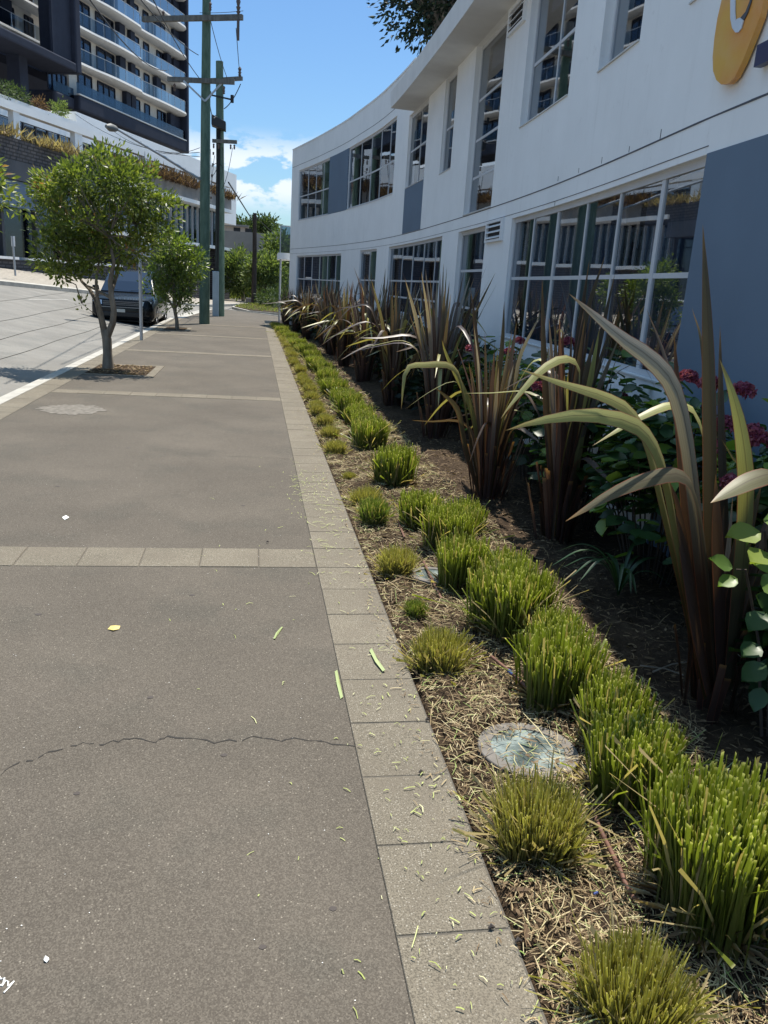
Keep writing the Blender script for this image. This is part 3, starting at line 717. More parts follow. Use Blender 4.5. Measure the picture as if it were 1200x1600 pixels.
# outline in facade coordinates (y along wall, z up); ellipse leaning
out = [(1140, 0), (1133, 30), (1128, 60), (1125, 90), (1126, 112), (1131, 126), (1139, 133), (1150, 132), (1160, 122), (1171, 100), (1181, 77), (1191, 52), (1200, 28), (1207, 0), (1208, -30), (1200, -60), (1185, -75), (1168, -68), (1152, -35)]
oo = [sgpt(*p) for p in out]
def plate(pts, o0, o1, name, mat, parent):
    n = len(pts); Vv = [FW(y, z, o0) for y, z in pts]+[FW(y, z, o1) for y, z in pts]
    m = MB().add(Vv, [list(range(n)), list(range(n, 2*n))[::-1]]+[(i, (i+1) % n, n+(i+1) % n, n+i) for i in range(n)])
    return m.build(name, mat, parent)
plate(oo, 0.012, 0.045, 'orange_disc', 'sign_orange', sg)
plate([sgpt(1200+(x-1160)*0.0+x-1200, y) for x, y in [(1155, -30), (1155, 30), (1158, 45), (1163, 52), (1168, 52), (1172, 46), (1176, 33), (1170, 29), (1166, 31), (1163, 34), (1162, 20), (1163, -30)]], 0.046, 0.052, 'silver_stroke', 'sign_silver', sg)
plate([sgpt(x, y) for x, y in [(1176, 33), (1182, 22), (1188, 5), (1192, -20), (1190, -20), (1185, 5), (1179, 20), (1171, 29)]], 0.0465, 0.050, 'dark_stroke', 'joint_line', sg)
m = MB()
a = sgpt(1198, 78); b = sgpt(1198, 104)
strip(m, a[0]-0.22, a[0]+0.01, b[1], a[1]+0.02, 0.01, 0.05); tag(m.build('wall_letter', 'letter_navy'), 'dark navy letter edge on the white wall just right of the orange sign', 'letter')

# ------------------------------------------------------------------ long podium building and tower across the road
def bbox(mb, u0, u1, v0, v1, z0, z1, r=0.5):
    mb.hexa([B(u0, v0, z0), B(u1, v0, z0), B(u1, v1, z0), B(u0, v1, z0), B(u0, v0, z1), B(u1, v0, z1), B(u1, v1, z1), B(u0, v1, z1)], r); return mb
def bb(name, mat, parent, *boxes, bevel=0.0):
    m = MB()
    for b in boxes: bbox(m, *b)
    return m.build(name, mat, parent, bevel=bevel)
pod = empty('podium_building', B(12, -6, 0)); tag(pod, 'long dark three-storey podium building with white pergola terrace across the road', 'building')
bb('core', 'podium_dark', pod, (0.3, 52, -24, -1.2, -0.5, 5.4))
bb('brick_base', 'brick_dark', pod, (14.6, 52, -1.1, -0.05, -0.5, 1.62), (0.02, 2.3, -1.1, -0.02, -0.5, 3.1), (4.6, 6.2, -1.1, -0.02, -0.5, 3.1), (9.2, 14.5, -1.1, -0.02, -0.5, 3.1))
bb('ledge', 'podium_white', pod, (14.6, 22.3, -1.1, 0.05, 1.63, 1.73), (22.9, 52, -1.1, 0.05, 1.63, 1.73))
bb('floor_slab', 'podium_white', pod, (-0.02, 16.5, -1.3, 0.12, 3.12, 3.30), (-0.03, 16.5, -1.3, 0.14, 5.46, 5.66))
bb('beam', 'podium_dark', pod, (16.52, 52, -1.3, 0.1, 4.6, 5.30))
bb('door', 'sign_white', pod, (7.4, 8.0, -1.15, -1.05, 0.0, 2.1))
wd = bb('window', 'podium_slab', pod, *[(u, u+0.045, -0.72, -0.6, 3.31, 5.45) for u in np.arange(0.1, 16.4, 0.75)])
bb('pane', 'tower_pane', wd, (0.05, 16.4, -0.80, -0.76, 3.31, 5.45))
bb('interior', 'interior_dark', wd, (0.05, 16.4, -1.15, -0.95, 3.31, 5.45))
wd = bb('window', 'podium_dark', pod, *[(u, u+0.16, -0.5, -0.3, 1.74, 4.6) for u in np.arange(16.6, 52, 2.2)])
bb('pane', 'tower_pane', wd, (16.6, 52, -0.62, -0.58, 1.74, 4.6))
bb('grey_panel', 'blue_render', pod, (21.6, 23.8, -0.25, 0.0, 3.6, 4.58))
bb('planter_wall', 'podium_concrete', pod, (0.0, 14.0, -1.2, 0.02, 5.67, 6.5))
bb('brick_planter', 'brick_dark', pod, (14.02, 52, -1.2, 0.02, 5.31, 6.12))
bb('terrace_floor', 'podium_slab', pod, (0.2, 52, -24, -1.22, 5.42, 5.62))
bb('pergola_beam', 'podium_white', pod, (-0.2, 11.8, -0.45, -0.05, 7.05, 7.40), (11.82, 52, -0.42, -0.08, 7.13, 7.42))
for bx_ in ((0.6, 1.1, -0.4, -0.1, 5.66, 7.05), (11.0, 11.75, -0.4, -0.1, 5.66, 7.05), (17.6, 18.2, -0.35, -0.12, 5.66, 7.13), (22.1, 22.5, -0.35, -0.12, 5.66, 7.13), (27, 27.5, -0.35, -0.12, 5.66, 7.13), (33, 33.5, -0.35, -0.12, 5.66, 7.13)): bb('pergola_post', 'podium_white', pod, bx_)
for u0, u1 in ((7.6, 8.2), (5.0, 5.5), (3.0, 3.4)): bb('pergola_post', 'podium_white', pod, (u0, u1, -0.4, -0.1, 5.66, 7.05))
bb('pergola_roof', 'podium_dark', pod, *[(u, u+1.6, -4.6, -0.9, 6.80, 6.92) for u in (1.4, 3.6, 5.6, 8.9, 12.4, 15.2, 19, 23.5)])
bb('upper_wall', 'podium_white', pod, (-14, 9.8, -7.0, -5, 5.6, 9.5), (9.82, 52, -7.0, -4.9, 5.6, 8.95))
bb('terrace_glazing', 'tower_pane', pod, (0.5, 52, -3.4, -3.36, 5.62, 7.0))
bl = bb('balustrade', 'podium_dark', pod, *[(u, u+0.08, -0.95, -0.87, 6.5 if u < 14 else 6.12, 7.0) for u in np.arange(0.3, 40, 0.85)], (0.3, 40, -0.95, -0.87, 7.0, 7.03))
bb('glass_panel', 'balcony_glass', bl, (0.4, 40, -0.92, -0.90, 6.2, 6.98))
bb('garage_opening', 'interior_dark', pod, (2.35, 4.55, -1.15, -1.0, -0.3, 3.0), (6.25, 9.15, -1.16, -1.02, -0.3, 3.0))

tw = empty('apartment_tower', B(-20, -24, 9)); tag(tw, 'tall apartment tower with curved white balconies, blue glass rails and a charcoal frame', 'building')
V0 = -18.0
bb('tower_core', 'tower_beige', tw, (-33.3, -12.9, V0-1.5, V0-0.96, 13.9, 40))
bb('dark_base', 'tower_dark', tw, (-33, -9.8, -24.6, V0-3.3, 8, 13.7), (-19.9, 30, -30, V0-6, 8, 18.9))
bb('base_beam', 'tower_dark', tw, (-33.55, -12.6, V0-2.5, V0+0.1, 13.75, 14.88), (-12.58, -9.6, V0-3.5, V0-0.3, 13.75, 14.6), bevel=0.15)
bb('end_fin', 'tower_dark', tw, (-33.8, -33.28, -24.5, V0+0.15, 13.74, 40), bevel=0.1)
bb('charcoal_frame', 'tower_dark', tw, (-10.6, -9.85, V0-1.5, V0+1.6, 15.85, 40), (-9.84, 30, V0-1.2, V0+1.6, 15.85, 16.5), bevel=0.12)
bb('frame_side', 'tower_dark', tw, (-9.84, -7.35, V0+1.0, V0+1.2, 16.51, 40))
bb('slanted_column', 'tower_dark', tw, (-5.9, -4.9, V0-1.0, V0, 8, 16.3))
z0 = 14.9; FH = 2.65; nfl = 8
def balcony(u0, u1, zt, vb, bulge, style, rail=1.0, dark=False):
    """u0 (right end) < u1 (left end); curved slab edge"""
    n = 22; us = np.linspace(u0, u1, n); L = u1-u0
    def edge(u):
        t = (u-u0)/L
        e = bulge*(1.0/(1+math.exp(-(0.62-t)*9)))      # deep towards the right, easing back to the left
        if style == 1: e = bulge*0.85*(1.0/(1+math.exp(-(0.75-t)*9)))
        for s in (t, 1-t):
            if s < 0.06: e *= math.sqrt(max(0.0, 1-(1-s/0.06)**2))*0.35+0.65
        return vb+0.35+e
    top = [B(u, edge(u), zt) for u in us]; mid = [B(u, edge(u)+0.05, zt-0.18) for u in us]; bot = [B(u, edge(u)-0.22, zt-0.36) for u in us]
    backt = [B(u, vb-0.40, zt) for u in us]; backb = [B(u, vb-0.40, zt-0.34) for u in us]
    rows = [backt, top, mid, bot, backb]; Vv = [p for r in rows for p in r]; Ff = []
    for k in range(4):
        for i in range(n-1): Ff.append((k*n+i, k*n+i+1, (k+1)*n+i+1, (k+1)*n+i))
    Ff.append([k*n for k in range(5)]); Ff.append([k*n+n-1 for k in range(5)][::-1])
    bo = MB().add(Vv, Ff).build('balcony', 'tower_white', tw, smooth=True)
    g = MB()
    for i in range(n-1):
        a = B(us[i], edge(us[i])-0.1, zt+0.02); b = B(us[i+1], edge(us[i+1])-0.1, zt+0.02); a2 = a+np.array([0, 0, rail]); b2 = b+np.array([0, 0, rail]); g.add([a, b, b2, a2], [(0, 1, 2, 3)])
    g.build('glass_rail', 'balcony_glass', bo)
    h = MB(); h.tube([B(u, edge(u)-0.1, zt+rail+0.02) for u in us], 0.03, 5)
    for i in range(0, n, 3): h.bar(B(us[i], edge(us[i])-0.1, zt), B(us[i], edge(us[i])-0.1, zt+rail), 0.04)
    h.build('handrail', 'sign_back', bo)
def twindow(ua, ub, za, zb_, vb, nl, curt=True):
    f = MB()
    bbox(f, ua, ub, vb, vb+0.08, zb_-0.08, zb_); bbox(f, ua, ub, vb, vb+0.08, za, za+0.08)
    for k in range(nl+1):
        u = ua+(ub-ua)*k/nl; bbox(f, u-0.05, u+0.05, vb, vb+0.085, za+0.08, zb_-0.08)
    fo = f.build('window', 'tower_dark', tw)
    g = MB(); bbox(g, ua+0.02, ub-0.02, vb+0.02, vb+0.03, za+0.05, zb_-0.05); g.build('pane', 'tower_pane', fo)
    if curt:
        c = MB(); bbox(c, ua+0.03, ub-0.03, vb+0.003, vb+0.012, za+0.05, zb_-0.05); c.build('curtain', 'tower_curtain', fo)
VB = V0-0.94
for i in range(nfl):
    zf = z0+FH*i
    if i > 0:
        balcony(-33.2, -23.35, zf+0.02, V0-0.55, 0.50, 1); balcony(-23.3, -12.0, zf-0.08, V0-0.55, 0.6, 0)
    za, zt = zf+0.05, zf+2.1
    for k, (ua, ub, nl, cu) in enumerate(((-16.3, -14.2, 2, 1), (-20.2, -17.3, 3 if i == 0 else 2, i == 0), (-24.9, -23.9, 1, 0), (-26.9, -25.9, 1, i % 2 == 0), (-30.4, -28.6, 2, 0))):
        twindow(ua, ub, za, zt, VB, nl, cu and (i < 2 or random.random() < 0.5))
    fp = [(-21.6, -20.6), (-28.6, -27.7) if i % 2 else (-31.0, -30.1)]
    if i == 0: fp = [(-22.4, -21.6), (-31.6, -30.7)]
    for a, b in fp: bb('dark_fin', 'tower_dark', tw, (a, b, VB+0.01, V0-0.5, zf+0.03, zf+FH-0.46))
    for bx_ in ((-33.2, -31.9, VB+0.01, VB+0.3, zf+0.03, zf+FH-0.46), (-23.6, -22.8, VB+0.01, V0-0.6, zf+0.03, zf+FH-0.46)): bb('dark_recess', 'tower_dark', tw, bx_)
g = bb('glass_rail', 'balcony_glass', tw, (-33.2, -12.6, V0-0.12, V0-0.09, 14.9, 15.83)); bb('white_ledge', 'tower_white', tw, (-33.2, -12.6, V0-0.2, V0+0.12, 14.885, 14.98))
twindow(-12.5, -9.9, 14.7, 16.2, V0-1.0, 4)
bb('glass_rail', 'balcony_glass', tw, (-12.55, -9.7, V0-0.4, V0-0.37, 14.6, 15.3))
bb('clerestory', 'tower_pane', tw, (-33, -10.2, V0-3.28, V0-3.24, 12.3, 13.6))
bb('wing_base', 'tower_dark', tw, (-15.2, 24, -22.6, -20.9, 16.4, 18.1))
# left wing behind the frame
bb('left_wall', 'tower_beige', tw, (-14.9, 24, -22.7, -22.3, 17.6, 40))
for i in range(7):
    zf = 18.5+2.5*i
    balcony(-14.5, 6, zf+0.05, -21.5, 0.4, 1)
    for ua, ub in ((-13.4, -12.3), (-10.9, -9.7), (-7.6, -6.0), (-2, 0)):
        twindow(ua, ub, zf+0.1, zf+2.05, -22.28, 2, True)
    bb('dark_fin', 'tower_dark', tw, (-9.5, -8.2, -22.2, -21.4, zf+0.07, zf+2.1))

# ------------------------------------------------------------------ foliage helpers
def unit(a): return a/np.maximum(np.linalg.norm(a, axis=-1, keepdims=True), 1e-9)
def leaves(C, D, size, width=0.42, bright=None, up=0.4, fold=0.25):
    """diamond leaves at C (n,3) growing along D"""
    n = len(C); L = size*(0.7+0.6*rng.random(n))[:, None]; D = unit(D)
    N = unit(rng.standard_normal((n, 3))*0.7+np.array([0, 0, up])); S = unit(np.cross(D, N)); N = np.cross(S, D)
    base = C; tip = C+D*L; m = C+D*L*0.45
    l = m+S*L*width*0.5+N*L*fold*0.3; r = m-S*L*width*0.5+N*L*fold*0.3
    Vv = np.stack([base, l, tip, r], 1).reshape(-1, 3); i = np.arange(n)*4
    Ff = np.concatenate([np.stack([i, i+1, i+2], 1), np.stack([i, i+2, i+3], 1)], 0)
    R_ = rng.random(n)**1.3 if bright is None else np.clip(bright, 0, 1)
    return Vv, Ff, np.concatenate([R_, R_])
def leaf_obj(name, C, D, size, mat, parent, **k):
    Vv, Ff, R_ = leaves(C, D, size, **k); return link(name, nmesh(name, Vv, Ff, {'rnd': ('FACE', R_)}), mat, parent)
def crown_points(blobs, twigs, per, spread, tocam=0.0):
    """clusters of leaves around twig ends placed on/in ellipsoid blobs"""
    C = []; D = []; ends = []
    w = np.array([b[3]*b[4]*b[5] for b in blobs]); w = w/w.sum()
    for b, k in zip(blobs, (w*twigs).astype(int)+1):
        c = np.array(b[:3]); r = np.array(b[3:6])
        d = unit(rng.standard_normal((k, 3))); rad = (0.35+0.65*rng.random(k)**0.5)[:, None]
        e = c+d*r*rad*(1+0.12*rng.standard_normal((k, 1)))
        ends.append(e)
        for q, dd in zip(e, d):
            m = int(per*(0.6+0.8*rng.random())); o = rng.standard_normal((m, 3))*spread
            C.append(q+o); D.append(dd*0.8+unit(o)*0.9+np.array([0, 0, 0.25]))
    return np.concatenate(C), np.concatenate(D), np.concatenate(ends)

def street_tree(name, label, trunk_paths, blobs, twigs, per, spread, size, mat, base, group=None, limbs_n=40, fork=None):
    t = empty(name, base); tag(t, label, 'tree', group)
    m = MB()
    for pts, rad in trunk_paths: m.tube(pts, rad, 9)
    C, D, E_ = crown_points(blobs, twigs, per, spread)
    ft = np.array(fork)
    starts = [np.array(p[-1]) for p, r in trunk_paths if len(p) > 2] or [ft]
    sel = E_[rng.permutation(len(E_))[:limbs_n]]
    for e in sel:
        s = min(starts, key=lambda q: np.linalg.norm(q-e)); mid = (s+e)/2+rng.standard_normal(3)*0.06
        m.tube([s, mid, e], [0.014, 0.009, 0.003], 5)
    m.build('trunk', 'tree_bark', t, smooth=True)
    leaf_obj('crown', C, D, size, mat, t, bright=np.clip(rng.random(len(C))*0.85+0.25*np.sin(C[:, 0]*3+C[:, 2]*4)*0.5+0.08, 0, 1))
    return t
# first street tree
Y = 13.2; T = lambda px, py, dy=0.0: P(px, py, Y+dy)
paths = [([T(169, 576), T(168, 552), T(167, 530, 0.0), T(163, 515)], [0.095, 0.07, 0.072, 0.06]),
         ([T(166, 530), T(176, 505, -.05), T(178, 485, -.1), T(174, 462, -.1), T(172, 440, -.15), T(178, 410, -.2), T(170, 370, -.2)], [0.055, 0.05, 0.043, 0.04, 0.035, 0.028, 0.018]),
         ([T(163, 520), T(157, 495, .1), T(150, 470, .2), T(140, 452, .3), T(128, 440, .4), T(110, 410, .45)], [0.05, 0.04, 0.034, 0.028, 0.022, 0.014]),
         ([T(164, 516), T(158, 490, -.1), T(152, 465, -.2), T(150, 440, -.3), T(156, 400, -.3)], [0.04, 0.033, 0.026, 0.02, 0.014]),
         ([T(174, 466, -.1), T(160, 458, 0), T(145, 450, .1), T(135, 446, .2)], [0.026, 0.022, 0.018, 0.012]),
         ([T(174, 455), T(182, 430, .2), T(186, 405, .3), T(200, 380, .4), T(215, 350, .4)], [0.034, 0.03, 0.024, 0.018, 0.012]),
         ([T(150, 492, .1), T(138, 483, .0), T(128, 474, -.05)], [0.007, 0.005, 0.003])]
blobs = []
for (px, py, dy, rx, ry, rz) in [(150, 280, 0, .75, .7, .42), (105, 300, .1, .55, .6, .35), (70, 322, .0, .38, .4, .24), (205, 290, -.1, .55, .6, .4), (240, 320, 0, .38, .45, .3), (255, 355, .1, .3, .35, .22),
                                 (120, 350, -.2, .6, .6, .35), (180, 350, .2, .6, .6, .35), (100, 395, .1, .5, .5, .3), (150, 400, -.1, .5, .5, .28), (100, 428, 0, .36, .40, .15), (205, 385, .1, .45, .5, .25), (165, 245, .1, .35, .4, .16), (85, 365, -.1, .35, .4, .25), (90, 420, 0, .25, .3, .18), (230, 375, 0, .25, .3, .15), (128, 476, 0, .07, .07, .05), (268, 325, 0, .16, .2, .12), (45, 310, 0, .16, .2, .10)]:
    c = P(px, py, Y+dy); blobs.append((*c, rx*.86, ry*.86, rz*.88))
street_tree('street_tree', 'bushy broad-leaved street tree with a forked grey trunk in a mulched pit, nearest the camera', paths, blobs, 400, 27, 0.055, 0.082, 'tree_leaf', T(169, 578), 'street trees along the kerb', 70, fork=T(170, 450))
Y = 23.6
paths = [([T(277, 517), T(276, 500), T(273, 485), T(272, 470), T(270, 445)], [0.06, 0.05, 0.048, 0.04, 0.025]), ([T(273, 485), T(282, 465, .1), T(290, 445, .2)], [0.03, 0.025, 0.018]), ([T(273, 485), T(262, 466, .1), T(252, 446, .2)], [0.03, 0.025, 0.018])]
blobs = []
for (px, py, dy, rx, ry, rz) in [(270, 385, 0, .5, .5, .35), (255, 420, 0, .45, .5, .35), (292, 415, .1, .5, .5, .32), (275, 450, 0, .5, .5, .3), (310, 440, 0, .22, .3, .14), (262, 368, 0, .3, .3, .16), (245, 450, .1, .3, .3, .22), (300, 400, 0, .3, .3, .2), (280, 475, 0, .4, .4, .14)]:
    c = P(px, py, Y+dy); blobs.append((*c, rx, ry, rz))
street_tree('street_tree', 'smaller round street tree with bright green leaves, between the parked car and the near pole', paths, blobs, 420, 14, 0.07, 0.10, 'tree_leaf_bright', T(277, 518), 'street trees along the kerb', 40, fork=T(272, 460))
# tree whose branch reaches in at the left edge
Y = 11.2
tb = P(-60, 600, Y); paths = [([(tb[0], Y, -.1), (tb[0]+.05, Y, .6), (tb[0]+.1, Y, 1.2), (tb[0]+.1, Y, 1.7)], [0.09, 0.07, 0.06, 0.04])]
blobs = [(tb[0]-.1, Y, 2.3, .75, .75, .5), (tb[0]+.25, Y, 2.55, .5, .5, .3), (*P(6, 300, Y), .3, .3, .13), (*P(30, 318, Y), .16, .16, .06), (tb[0]-.5, Y, 2.0, .6, .6, .4)]
street_tree('street_tree', 'leafy branch of a street tree reaching in at the photo\'s left edge', paths, blobs, 300, 16, 0.06, 0.088, 'tree_leaf', (tb[0], Y, -.1), 'street trees along the kerb', 40, fork=(tb[0]+.1, Y, 1.6))
# mulched tree pits with paver borders
def pit(x0, x1, y0, y1):
    m = MB(); w = 0.12
    for a, b in (((x0, y0), (x1, y0+w)), ((x0, y1-w), (x1, y1)), ((x1-w, y0+w+.002), (x1, y1-w-.002))): m.box((*a, -.05), (*b, 0.008))
    tag(m.build('tree_pit_edging', 'paver'), kind='structure')
    tag(MB().box((x0, y0+w+.002, -.05), (x1-w-.002, y1-w-.002, 0.006)).build('tree_pit_mulch', 'soil'), kind='structure')
pit(-2.44, -1.45, 12.35, 13.9); pit(-2.44, -1.75, 22.9, 24.5)
n = 420; C = np.stack([rng.uniform(-2.42, -1.6, n), rng.uniform(12.5, 13.8, n), rng.uniform(0.008, 0.02, n)], 1); a = rng.uniform(0, 6.28, n)
tag(leaf_obj('tree_pit_litter', C, np.stack([np.cos(a), np.sin(a), 0.1*np.ones(n)], 1), 0.05, 'straw', None, up=2.0, bright=rng.random(n)*.45), 'dry leaf litter and bark in the mulched pit round the forked tree', 'leaf litter', kind='stuff')

# ------------------------------------------------------------------ utility poles and wires
def insulator(mb, p, h=0.16, r=0.035):
    x, y, z = p
    for k in range(3): mb.tube([(x, y, z+h*k/3), (x, y, z+h*(k+.45)/3), (x, y, z+h*(k+.5)/3), (x, y, z+h*(k+1)/3)], [r, r*1.3, r*.7, r*.7], 8)
def ins(par, p, h=0.16, r=0.035):
    m = MB(); x, y, z = p; m.tube([(x, y, z), (x, y, z+h*.15), (x, y, z+h*.2), (x, y, z+h*.45), (x, y, z+h*.5), (x, y, z+h*.8), (x, y, z+h)], [r*.6, r*1.3, r*.7, r*1.3, r*.7, r*1.3, r*.6], 8); m.build('insulator', 'porcelain', par, smooth=True)
b1 = np.array([-1.56, 26.95, 0.0]); t1 = P(323, -8, 26.95)
p1 = empty('utility_pole', b1); tag(p1, 'thick green treated timber power pole nearest the camera with crossarm and street light', 'utility pole', 'timber utility poles')
MB().tube([(b1[0], b1[1], -.1), (b1[0]+.01, b1[1], 3), (b1[0]+.03, b1[1], 6), (t1[0], t1[1], t1[2])], [0.165, 0.155, 0.14, 0.12], 16).build('pole', 'pole_green', p1, smooth=True)
def arm(pa, pb, z, name, par, w=0.1, h=0.13):
    a = G(*pa, z); b = G(*pb, z); return a, b
z = 8.65; a = P(255, 3, 26.7); b = P(379, 27, 26.7); a[2] = b[2] = (a[2]+b[2])/2
aL = P(222, -4, 27.6); bR = P(379, 26, 26.3); zz = 8.62; aL[2] = zz; bR[2] = zz
m = MB(); m.bar(aL, bR, 0.11, 0.14); m.build('crossarm', 'timber_arm', p1)
m = []; ins(p1, (bR[0]-.12, bR[1], zz+.07), 0.4, .05); ins(p1, (bR[0]-.9, bR[1], zz+.07), 0.22); ins(p1, (aL[0]+.6, aL[1], zz+.07), 0.22); MB().tube([(bR[0]-.12, bR[1], zz-.07), (bR[0]-.12, bR[1], zz-.6)], .04, 8).build('insulator', 'porcelain', p1, smooth=True); pass
MB().tube([(t1[0], t1[1], t1[2]-.1), (t1[0], t1[1], t1[2]+.25)], [.135, .12], 14).build('pole_cap', 'timber_arm', p1)
aL = P(262, 118, 27.1); bR = P(366, 134, 26.6); zz = (aL[2]+bR[2])/2; aL[2] = bR[2] = zz
m = MB(); m.bar(aL, bR, 0.1, 0.13); m.build('crossarm', 'timber_arm', p1)
m = MB(); c = np.array([b1[0]+.02, b1[1]-.15, zz-.55]); m.bar(c, (b1[0]-.6, b1[1]-.1, zz-.05), .03, .05); m.bar(c, (b1[0]+.5, b1[1]-.25, zz-.05), .03, .05); m.build('brace', 'galvanised', p1)
m = []; ins(p1, (aL[0]+.2, aL[1], zz-.3), .2); ins(p1, (bR[0]-.3, bR[1], zz-.35), .22); pass
# street light on its long outreach
la = np.array([b1[0]-.12, b1[1]-.05, P(312, 281, 26.95)[2]]); lb_ = P(183, 202, 24.2)
m = MB(); m.tube([la, la+(lb_-la)*.5+np.array([0, 0, .02]), lb_], [.045, .04, .032], 8); lo = m.build('light_arm', 'galvanised', p1, smooth=True); plain('lamp_housing', (0.16, 0.155, 0.14), 0.6)
hd = P(172, 199, 23.9); m = MB(); m.tube([lb_, lb_+(hd-lb_)*.3, hd, hd+(hd-lb_)*.55], [.04, .08, .10, .04], 10); m.build('lamp_head', 'lamp_housing', lo, smooth=True)
# stay bracket
b2 = np.array([-1.36, 32.7, 0.0]); t2 = P(343, 96, 32.7)
p2 = empty('utility_pole', b2); tag(p2, 'second green timber power pole behind, with a grey cable guard at its foot', 'utility pole', 'timber utility poles')
MB().tube([(b2[0]+.06, b2[1], -.1), (b2[0]+.05, b2[1], 4), (t2[0], t2[1], t2[2])], [0.165, 0.15, 0.13], 16).build('pole', 'pole_green', p2, smooth=True)
m = MB(); m.bar((b2[0]-.10, b2[1]-.19, -.05), (b2[0]-.10, b2[1]-.19, P(340, 424, 32.5)[2]), .24, .12); m.build('cable_guard', 'conduit_grey', p2, bevel=.02)
m = MB()
for dx in (-.12, -.07, -.02): m.tube([(b2[0]+dx, b2[1]-.17, P(340, 424, 32.5)[2]), (b2[0]+dx+.02, b2[1]-.17, 3.6), (b2[0]+dx+.05, b2[1]-.16, P(343, 190, 32.7)[2])], .022, 6)
m.build('riser_cable', 'cable_black', p2, smooth=True)
zz = P(343, 124, 32.7)[2]; aL = P(318, 120, 33.2); bR = P(378, 128, 32.2); aL[2] = bR[2] = zz
MB().bar(aL, bR, .1, .13).build('crossarm', 'timber_arm', p2)
m = []; ins(p2, (bR[0]-.08, bR[1], zz+.06), .3, .05); ins(p2, (aL[0]+.5, aL[1], zz+.06), .2); ins(p2, (aL[0]+.1, aL[1], zz+.06), .2); pass
zz = P(350, 152, 32.7)[2]; m = MB()
m.bar((b2[0]-.35, b2[1]-.2, zz), (b2[0]+.45, b2[1]-.25, zz-.1), .05); m.tube([(b2[0]-.35, b2[1]-.2, zz+.12), (b2[0]-.35, b2[1]-.2, zz-.08)], .06, 8); m.tube([(b2[0]+.45, b2[1]-.25, zz+.05), (b2[0]+.45, b2[1]-.25, zz-.2)], .06, 8)
m.build('cable_bracket', 'cable_black', p2)
q0 = P(331, 187, 32.4); m = MB(); m.hexa([(q0[0], 32.0, q0[2]-.22), (q0[0]+.5, 32.2, q0[2]-.35), (q0[0]+.5, 32.6, q0[2]-.35), (q0[0], 32.5, q0[2]-.22), (q0[0], 32.0, q0[2]+.13), (q0[0]+.5, 32.2, q0[2]-.05), (q0[0]+.5, 32.6, q0[2]-.05), (q0[0], 32.5, q0[2]+.13)]); m.build('switch_box', 'car_black', p2, bevel=.02)
aL = P(332, 214, 32.4); bR = P(370, 228, 32.2); aL[2] = bR[2] = (aL[2]+bR[2])/2
MB().bar(aL, bR, .09, .12).build('crossarm', 'timber_arm', p2)
m = MB()
for t in (0.05, .25, .75, .9): ins(p2, aL+(bR-aL)*t+np.array([0, 0, -.25]), .16, .03)
for k in range(5): ins(p2, (b2[0]-.28+.02*k, 32.4, 4.2+.38*k), .1, .03)
m = MB()
def sag(a, b, s, n=14): a = np.array(a, float); b = np.array(b, float); return [a+(b-a)*t-np.array([0, 0, s*4*t*(1-t)]) for t in np.linspace(0, 1, n)]
for k in range(4):
    a = (b2[0]-.3+.15*k, 32.35, 5.9-.2*k); m.tube(sag(a, (b2[0]-.25, 32.4, 4.4+.3*k), -.15 if k % 2 else .1), .012, 4)
m.tube(sag(bR+np.array([-.15, 0, -.2]), (b2[0]+.1, 32.5, 4.6), .25), .012, 4); m.tube(sag(bR+np.array([-.5, 0, -.2]), (b2[0]+.1, 32.5, 4.9), .2), .012, 4)
m.build('jumper_cable', 'cable_black', p2)
b3 = np.array([-.04, 50.5, -.1]); p3 = empty('utility_pole', b3); tag(p3, 'dark brown bare timber pole standing by the far planter box', 'utility pole', 'timber utility poles')
MB().tube([b3, (-.03, 50.5, 3), P(398, 333, 50.5)], [.15, .13, .105], 14).build('pole', 'pole_brown', p3, smooth=True)
# wires: each span is one cable running along the street
def wire(pts, label, r=.011):
    m = MB(); m.tube(pts, r, 5); tag(m.build('overhead_wire', 'cable_black'), label, 'overhead wire', 'overhead wires')
wire(sag(P(137, -5, 13), P(260, 110, 26.8), .25, 20), 'black wire crossing the apartment tower down to the near pole\'s lower arm')
wire(sag(P(216, -5, 16), P(310, 86, 26.8), .1, 16), 'black wire sloping from the top edge across the tower to the near pole')
wire(sag(P(237, -5, 20), P(312, 123, 26.8), .1, 16), 'thin wire beside the tower corner running to the near pole')
wire(sag(P(328, 28, 26.9), P(355, 122, 32.4), .1), 'wire linking the near pole top to the second pole\'s crossarm')
wire(sag(P(369, 44, 26.3), P(375, 120, 32.3), .05), 'vertical-looking dropper wire from the near crossarm\'s right end')
wire(sag(P(312, 20, 26.8), P(380, 17, 26.0), .02), 'thin wire along the near pole\'s top crossarm', .008)
wire([P(357, 285, 32.9), P(395, 345, 50.4)], 'dark stay wire from the second pole down to the brown pole', .03)
wire([P(398, 338, 50.5), P(450, 385, 60)], 'thin wire running on beyond the brown pole', .018)
wire(sag(P(376, 131, 32.3), P(350, 170, 32.6), .12), 'looped cable under the second pole\'s crossarm', .016)
for k in range(3): wire(sag(P(312, 231+7*k, 27), B(12+3*k, -.2, 7.8+.05*k), .35, 16), ['topmost', 'middle', 'lowest'][k]+' of three service wires running from the poles to the white terrace', .009)
wire(sag(P(326, 150, 27.1), P(337, 180, 32.5), .3), 'slack cable hanging between the two green poles', .014)

